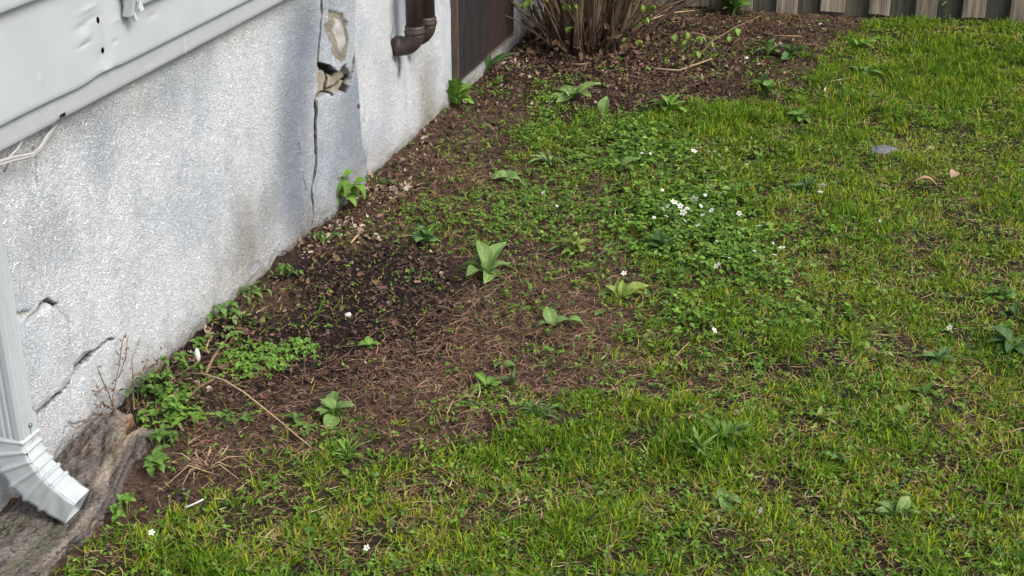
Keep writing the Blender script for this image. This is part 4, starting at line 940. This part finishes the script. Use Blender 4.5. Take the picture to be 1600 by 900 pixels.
rock('pebble', 1082, 123, .014, 'stone', 'grey pebble on the far bare soil beside the leafy branch foot', 'pebble')
rock('pebble', 612, 298, .012, 'shell', 'pale pebble in the dry soil close to the wall bulge', 'pebble')
rock('paper_scrap', 311, 580, .011, 'shell', 'white scrap beside the start of the pale dry stalk', 'scrap', (.6, .6, 1.6), .03)
# white five-petalled flowers
def petalVF():
    V = []; F = []
    for k in range(5):
        a = 2 * math.pi * k / 5; d = Vector((math.cos(a), math.sin(a), 0)); e = Vector((-d.y, d.x, 0)); b = len(V)
        V += [d * .12, d * .5 + e * .34 + Vector((0, 0, .08)), d * .95 + e * .22 + Vector((0, 0, .16)), d * 1.0 - e * .22 + Vector((0, 0, .12)), d * .5 - e * .34 + Vector((0, 0, .1))]; F.append((b, b + 1, b + 2, b + 3, b + 4))
    return V, F
pv, pf = petalVF(); pme = bpy.data.meshes.new('petals'); pme.from_pydata(pv, [], pf); pme.materials.append(M['petal'])
cv, cf = tubeVF([(0, 0, 0), (0, 0, .14), (0, 0, .22)], [.26, .24, .08], 8); cme = bpy.data.meshes.new('centre'); cme.from_pydata([tuple(q) for q in cv], [], cf); cme.materials.append(M['pistil'])
sv_, sf_ = tubeVF([(0, 0, -4), (0, 0, 0)], [.08, .08], 4); sme = bpy.data.meshes.new('flower_stem'); sme.from_pydata([tuple(q) for q in sv_], [], sf_); sme.materials.append(M['leaf_mid'])
FL = [(1084, 236, 1.1), (1053, 316, 1.1), (1036, 327, .9), (1044, 322, .8), (1063, 322, .9), (1061, 334, 1.1), (1068, 332, 1.1), (1085, 311, 1.2), (1112, 329, .9), (1107, 317, .6), (977, 326, .8), (977, 343, .9), (1003, 239, .5),
      (1186, 353, 1.0), (1155, 333, .8), (1222, 387, 1.0), (1211, 410, 1.0), (1210, 398, .6), (1121, 415, 1.2), (1092, 395, .9), (1091, 352, .7), (1082, 347, .5), (1040, 472, 1.0), (975, 427, .8), (1285, 290, 1.2), (1282, 300, .9),
      (849, 301, .7), (1035, 297, .6), (1016, 240, .5), (1120, 377, .5), (1131, 363, .5), (1186, 366, .5), (1113, 328, .8), (1028, 426, .5), (1174, 215, .6), (1116, 516, .8), (1484, 512, .8), (1493, 514, .6), (1108, 236, .5), (870, 322, .5),
      (1179, 392, .5), (1096, 410, .5), (1375, 345, .5), (1189, 797, .8), (237, 832, .9), (573, 856, .9), (1009, 240, .5), (1056, 345, .6), (1140, 403, .5), (1098, 336, .7), (1125, 303, .5), (1208, 380, .4), (1048, 330, .9), (1030, 318, .7), (1074, 326, .8), (1058, 308, .7), (1041, 338, .7), (1095, 322, .7), (1070, 345, .8), (1102, 305, .6), (1128, 340, .6), (1022, 340, .6)]
ONE = {(1084, 236): 'bright white flower standing farthest back in the leafy patch', (849, 301): 'tiny white flower on the weedy soil left of the strawberry patch',
       (870, 322): 'tiny white flower low among seedlings just right of the lone flower on the soil', (1174, 215): 'tiny white speck of a flower in the far lawn behind the patch',
       (1040, 472): 'white flower at the near left edge of the strawberry patch by the straw', (1116, 516): 'nearest white flower on the lawn side of the straw',
       (1375, 345): 'lone tiny white flower far right of the strawberry patch', (975, 427): 'white flower above the flat yellow-green rosette', (977, 326): 'upper of the two white flowers at the left rim of the patch',
       (977, 343): 'lower of the two white flowers at the left rim of the patch', (1222, 387): 'rightmost large white flower at the lawn rim of the patch', (1211, 410): 'large white flower just in front of the rightmost one',
       (1121, 415): 'largest white flower at the front of the patch', (1155, 333): 'pale flower alone between the flower cluster and the dark grass tuft', (1186, 353): 'white flower in the grass right of the main cluster'}
for i, (u, v, k) in enumerate(FL):
    k *= 1.25 if v < 700 else .85; hh = .052 + .02 * R.rand(); g = G(u, v, hh + .01)
    lb = 'small white five-petalled flower scattered over the leafy green patch of the lawn'
    gp = 'white wild strawberry flowers'
    if v > 700 and u < 300: lb = 'lone small white flower in the grass just right of the log'; gp = None
    elif v > 700 and u < 700: lb = 'lone small white flower in the bottom lawn left of centre'; gp = None
    elif v > 700: lb = 'lone small white flower in the bottom lawn below the lush tufts'; gp = None
    elif u > 1450: lb = 'one of two tiny white flowers near the plantains at right'; gp = 'two white flowers near the plantains'
    elif 1275 < u < 1300: lb = 'one of two white flowers beside the dark grass tuft'; gp = 'two white flowers by the dark grass tuft'
    if (u, v) in ONE: lb = ONE[(u, v)]; gp = None
    t = empty('strawberry_flower', tuple(g), lb, 'flower', gp)
    tl = (R.randn() * .35 + .45, R.randn() * .35, R.rand() * 6)
    for nm, me, sc in (('petals', pme, .0085), ('centre', cme, .0085), ('stem', sme, .0085)):
        o = bpy.data.objects.new(nm, me); COL.objects.link(o); o.parent = t; o.scale = (sc * k,) * 2 + (sc * k if nm != 'stem' else .0115,)
        if nm != 'stem': o.rotation_euler = tl

# ------------------------------------------------------------------ ground cover (uncountable)
def sample(n, den, xr=(-1.4, 2.85), yr=(1.95, 6.95), bias=1.0):
    """random plan points accepted by den, thinned with distance; keeps off the wall"""
    out = []; tot = 0
    while tot < n:
        x = R.uniform(*xr, 60000); y = R.uniform(*yr, 60000)
        hw = .42 * np.hypot(y, CH) + .18; ok = np.abs(x) < hw
        nn = (x - A[0]) * N[0] + (y - A[1]) * N[1]; s_ = (x - A[0]) * D[0] + (y - A[1]) * D[1]; ok &= nn > .012
        ok &= ~((s_ < -.49) & (nn < .215)); ok &= (x - fa[0]) * fn[0] + (y - fa[1]) * fn[1] < -.01
        x = x[ok]; y = y[ok]; p = den(x, y) * (2.6 / np.hypot(y, CH)) ** bias
        k = R.rand(len(x)) < p; out.append(np.stack([x[k], y[k]], 1)); tot += k.sum()
    P_ = np.concatenate(out)[:n]; return P_[:, 0], P_[:, 1]
def strips(name, x, y, z, az, el, L, wd_, droop, colr, m, nseg=3, label=None, twist=None, side_curl=None):
    n = len(x); dirx = np.cos(az); diry = np.sin(az)
    ts = np.linspace(0, 1, nseg + 1); V = np.zeros((n, 2 * nseg + 1, 3), np.float32)
    ph = R.uniform(-.5, .5, n) if twist is None else twist
    cx = np.zeros(n) if side_curl is None else side_curl
    # side vector: horizontal, perpendicular to the blade, rolled a little
    sx = -np.sin(az + ph); sy = np.cos(az + ph)
    for i, t in enumerate(ts):
        a = el - droop * t; r_ = L * t * np.cos(el - droop * t * .5); h = L * t * np.sin(el - droop * t * .5)
        bx = x + dirx * r_ - diry * cx * L * t * t; by = y + diry * r_ + dirx * cx * L * t * t; bz = z + np.maximum(h, -.001 if True else 0)
        if i < nseg:
            w_ = wd_ * (1 - .75 * t ** 2) * .5
            V[:, 2 * i] = np.stack([bx - sx * w_, by - sy * w_, bz], 1); V[:, 2 * i + 1] = np.stack([bx + sx * w_, by + sy * w_, bz + w_ * .5], 1)
        else: V[:, 2 * i] = np.stack([bx, by, bz], 1)
    k = 2 * nseg + 1; b = (np.arange(n) * k)[:, None]; T = []
    for i in range(nseg - 1): T += [[2 * i, 2 * i + 1, 2 * i + 3], [2 * i, 2 * i + 3, 2 * i + 2]]
    T.append([2 * nseg - 2, 2 * nseg - 1, 2 * nseg]); T = np.array(T)
    F = (b[:, :, None] + T[None]).reshape(-1, 3)
    C_ = np.repeat(colr[:, None, :], k, 1).reshape(-1, 3)
    o = fastmesh(name, V.reshape(-1, 3), F, M[m], None, C_, True); o['kind'] = 'stuff'
    if label: o['label'] = label; o['category'] = 'ground cover'
    return o
def mixc(cols, w_):   # pick palette rows with weights per point
    cum = np.cumsum(w_, 1); cum /= cum[:, -1:]; r_ = R.rand(len(w_), 1); idx = (r_ > cum).sum(1); return np.array(cols)[idx]
# 1 lawn blades, grown in tufts
nt_ = 42000
tx, ty = sample(nt_, lambda x, y: np.clip(fields(x, y)[3] * (1 - .3 * fields(x, y)[2]), 0, 1), bias=.5)
bed, bare, wd, gr, lush, yel, straw = fields(tx, ty)
k = 6; x = np.repeat(tx, k) + R.randn(nt_ * k) * .0065; y = np.repeat(ty, k) + R.randn(nt_ * k) * .0065
lu = np.repeat(lush, k); ye = np.repeat(yel, k); th = R.rand(nt_ * k)
L_ = (.016 + .022 * R.rand(nt_ * k)) * (1 + .65 * lu) * (1 - .3 * ye) * (1 + .25 * sstep(5.5, 6.8, y))
palG = [(.105, .205, .014), (.17, .29, .018), (.05, .125, .012), (.28, .35, .016), (.34, .34, .05), (.44, .33, .15)]
wts = np.stack([.9 + 0 * lu, .6 + .9 * lu, .35 + .5 * lu, .25 + 1.7 * ye, .05 + .8 * ye, .05 + .5 * ye * (1 - lu)], 1)
tc_ = mixc(palG, wts[::k]); c_ = np.repeat(tc_, k, 0); own = mixc(palG, wts); sel = R.rand(nt_ * k) < .5; c_ = np.where(sel[:, None], own, c_)
c_ = c_ * (.7 + .6 * R.rand(nt_ * k))[:, None]
az = np.repeat(R.rand(nt_) * 6.283, k) + R.randn(nt_ * k) * 1.1
strips('lawn_grass', x, y, height(x, y) + .004, az, np.radians(np.clip(35 + 22 * R.randn(nt_ * k) + 18 * np.repeat(lush, k), 8, 88)), L_, (.0018 + .0015 * R.rand(nt_ * k)) * (1 + .12 * y / 3), R.rand(nt_ * k) * .9 + .1, c_, 'grass', 3, 'short patchy green and yellowing lawn grass')
# 2 thatch: pale and brown dry strands lying in lawn and bed
n = 60000
x, y = sample(n, lambda x, y: np.clip(.30 * (1 - fields(x, y)[0]) * (.4 + .8 * fields(x, y)[5]) + .05 * fields(x, y)[0] + 1.0 * fields(x, y)[6] * (.2 + .8 * fields(x, y)[0]) + .3 * fields(x, y)[1], 0, 1), bias=.5)
F_ = fields(x, y); inb = F_[0] > .5
palS = [(.20, .115, .072), (.12, .070, .048), (.33, .21, .13), (.48, .36, .24), (.06, .036, .027)]
w1 = np.stack([1.0 + 0 * x, .9 + 0 * x, .5 + 0 * x, .10 + .3 * ~inb, .6 * inb + .1], 1)
c_ = mixc(palS, w1) * (.75 + .5 * R.rand(n))[:, None]; c_[~inb] *= np.array([1.05, 1.15, .9])
strips('dry_straw', x, y, height(x, y) + .005 + .010 * R.rand(n), R.rand(n) * 6.283, np.radians(R.randn(n) * 12 + 6), .012 + .05 * R.rand(n) ** 1.8, .0010 + .0016 * R.rand(n) ** 2, R.rand(n) * .4, c_, 'straw', 4,
       'reddish-brown dead grass strands strewn over the bed and lawn', side_curl=R.randn(n) * .6)
# 3 crumbs and dead leaf litter
def scatter(name, tv, tf, x, y, z, sc, rotm, colr, m, label=None):
    n = len(x); tv = np.array(tv, np.float32); V = np.einsum('nij,kj->nki', rotm, tv) * sc[:, None, None]; V += np.stack([x, y, z], 1)[:, None]
    F = (np.array(tf)[None] + (np.arange(n) * len(tv))[:, None, None]).reshape(-1, np.array(tf).shape[1])
    C_ = np.repeat(colr, len(tv), 0); o = fastmesh(name, V.reshape(-1, 3), F, M[m], None, C_, True); o['kind'] = 'stuff'
    if label: o['label'] = label; o['category'] = 'ground cover'
    return o
def rots(n, tilt, az=None):
    az = R.rand(n) * 6.283 if az is None else az; ax = R.randn(n) * tilt; ay = R.randn(n) * tilt
    def rz(a): o = np.zeros((n, 3, 3)); o[:, 0, 0] = np.cos(a); o[:, 0, 1] = -np.sin(a); o[:, 1, 0] = np.sin(a); o[:, 1, 1] = np.cos(a); o[:, 2, 2] = 1; return o
    def rx(a): o = np.zeros((n, 3, 3)); o[:, 1, 1] = np.cos(a); o[:, 1, 2] = -np.sin(a); o[:, 2, 1] = np.sin(a); o[:, 2, 2] = np.cos(a); o[:, 0, 0] = 1; return o
    def ry(a): o = np.zeros((n, 3, 3)); o[:, 0, 0] = np.cos(a); o[:, 0, 2] = np.sin(a); o[:, 2, 0] = -np.sin(a); o[:, 2, 2] = np.cos(a); o[:, 1, 1] = 1; return o
    return rz(az) @ rx(ax) @ ry(ay)
lt_v = [(-.28, 0, .05), (0, -.1, -.05), (.28, .02, .1), (-.35, .5, .22), (0, .45, 0), (.33, .5, .15), (-.05, 1, .25), (.08, .95, .1)]
lt_f = [(0, 1, 4, 3), (1, 2, 5, 4), (3, 4, 7, 6)]
def wallprox(x, y):
    nn = (x - A[0]) * N[0] + (y - A[1]) * N[1]; return np.exp(-nn / .14)
n = 11000
x, y = sample(n, lambda x, y: np.clip(fields(x, y)[0] * (.10 + .5 * wallprox(x, y) + gauss(x, y, 920, 90, 150, 30, 1.0) + gauss(x, y, 600, 310, 60, 40, .5) + gauss(x, y, 1050, 60, 130, 30, .35)), 0, 1), bias=.3)
c_ = mixc([(.16, .09, .06), (.09, .055, .04), (.27, .18, .12), (.40, .31, .24), (.05, .035, .028)], np.tile([1, 1, .3, .06, 1.1], (n, 1))) * (.7 + .6 * R.rand(n))[:, None]
scatter('leaf_litter', lt_v, lt_f, x, y, height(x, y) + .006 + .008 * R.rand(n), .006 + .016 * R.rand(n) ** 2.5 + .003 * (y > 5), rots(n, .5), c_, 'litter', 'crumbled brown leaf litter along the wall and round the shrub')
px_, py_ = [], []
for (u, v, su, sv2, cnt) in ((795, 106, 22, 6, 70), (600, 305, 20, 10, 60), (545, 362, 22, 10, 50), (285, 598, 18, 12, 30), (1000, 100, 120, 20, 60), (480, 395, 30, 12, 30), (650, 215, 30, 12, 40), (330, 530, 20, 12, 25)):
    for _ in range(cnt):
        q = G(u + R.randn() * su, v + R.randn() * sv2)
        if np.dot(q - A, N) > .015: px_.append(q[0]); py_.append(q[1])
x = np.array(px_); y = np.array(py_); n = len(x)
c_ = mixc([(.36, .28, .21), (.26, .18, .12), (.46, .38, .30)], np.tile([1, 1, .4], (n, 1))) * (.7 + .5 * R.rand(n))[:, None]
scatter('pale_leaf_litter', lt_v, lt_f, x, y, height(x, y) + .010, .010 + .016 * R.rand(n), rots(n, .6), c_, 'litter', 'pale curled dead leaves gathered in drifts along the wall foot')
# soil crumbs
cb_v = [(1, 0, 0), (0, 1, 0), (-1, 0, .1), (0, -1, 0), (0, .1, .9), (.1, 0, -.5)]; cb_f = [(0, 1, 4), (1, 2, 4), (2, 3, 4), (3, 0, 4)]
n = 22000
x, y = sample(n, lambda x, y: np.clip(fields(x, y)[0] * .7 + .3 * fields(x, y)[1], 0, 1), bias=.3)
c_ = mixc([(.07, .045, .033), (.04, .027, .021), (.12, .08, .058), (.22, .2, .18)], np.tile([1, 1, .6, .03], (n, 1)))
scatter('soil_crumbs', cb_v, cb_f, x, y, height(x, y) + .003, .0025 + .006 * R.rand(n) ** 3, rots(n, .5), c_, 'litter', 'loose crumbs of dark earth on the bed')
# 4 leafy weeds: rosettes of 3-5 oval leaflets
def leaflet(nl=3):
    V = []; F = []
    for i in range(nl + 1):
        t = i / nl; w_ = [.05, .30, .27, .03][i] if nl == 3 else 0
        for q in (-1, 0, 1): V.append((q * w_, t, .12 * math.sin(t * 2.6) + abs(q) * .06 - .15 * t * t))
    for i in range(nl):
        for j in range(2): a = i * 3 + j; F.append((a, a + 1, a + 4, a + 3))
    return V, F
lv, lf = leaflet()
nP = 15500
tx, ty = sample(nP, lambda x, y: np.clip(.80 * (fields(x, y)[2] * (.35 + 1.3 * fbm(x * 16, y * 16, 91, 3))) ** 2.2 + .11 * (1 - fields(x, y)[0]) + .02, 0, 1), bias=.35)
F_ = fields(tx, ty); straw_p = np.clip(blobs(tx, ty, [(1070, 350, 130, 110, 1.0), (1010, 240, 90, 45, .9), (1150, 400, 110, 90, .9), (930, 245, 60, 35, .6), (1020, 490, 60, 40, .7), (270, 640, 60, 80, .8)]), 0, 1)
big = R.rand(nP) < straw_p
k = 4; x = np.repeat(tx, k); y = np.repeat(ty, k); n = nP * k
bg_ = np.repeat(big, k); sz = np.where(bg_, .009 + .011 * R.rand(n), .006 + .007 * R.rand(n)) * (1 + .15 * (y > 4.5))
az0 = np.repeat(R.rand(nP) * 6.283, k) + np.tile(np.arange(k) * 6.283 / k, nP) + R.randn(n) * .25
tz = np.repeat(R.rand(nP), k) * np.where(bg_, .034, .016) + .007
sp = np.where(bg_, .003, .002); x2 = x + R.randn(n) * sp; y2 = y + R.randn(n) * sp
rm = rots(n, .32, az0)
c_ = np.repeat(np.where(big[:, None], mixc([(.12, .23, .032), (.17, .30, .045), (.08, .16, .03), (.23, .33, .08)], np.tile([1, .8, .7, .3], (nP, 1))),
      mixc([(.13, .25, .035), (.18, .30, .045), (.09, .17, .035), (.20, .24, .07)], np.tile([1, .7, .6, .35], (nP, 1)))), k, 0) * (.75 + .5 * R.rand(n))[:, None]
scatter('leafy_ground_cover', lv, lf, x2, y2, height(x2, y2) + tz, sz, rm, c_, 'leafy', 'low mat of wild strawberry and chickweed leaves spreading over bed and lawn')
# 5 sparse fine blades on the bed edge and wall foot
n = 5000
x, y = sample(n, lambda x, y: np.clip(fields(x, y)[0] * (fields(x, y)[2] * .6 + .03) , 0, 1), bias=.4)
c_ = mixc(palG, np.tile([1, .8, .5, .5, .2, .2], (n, 1)))
strips('bed_grass', x, y, height(x, y), R.rand(n) * 6.283, np.radians(30 + 25 * R.rand(n)), .015 + .025 * R.rand(n), .0022 + .001 * R.rand(n), R.rand(n), c_, 'grass', 3, 'thin stray grass blades sprouting in the weedy bed')
print('tris', sum(len(o.data.polygons) for o in COL.objects if o.type == 'MESH'))
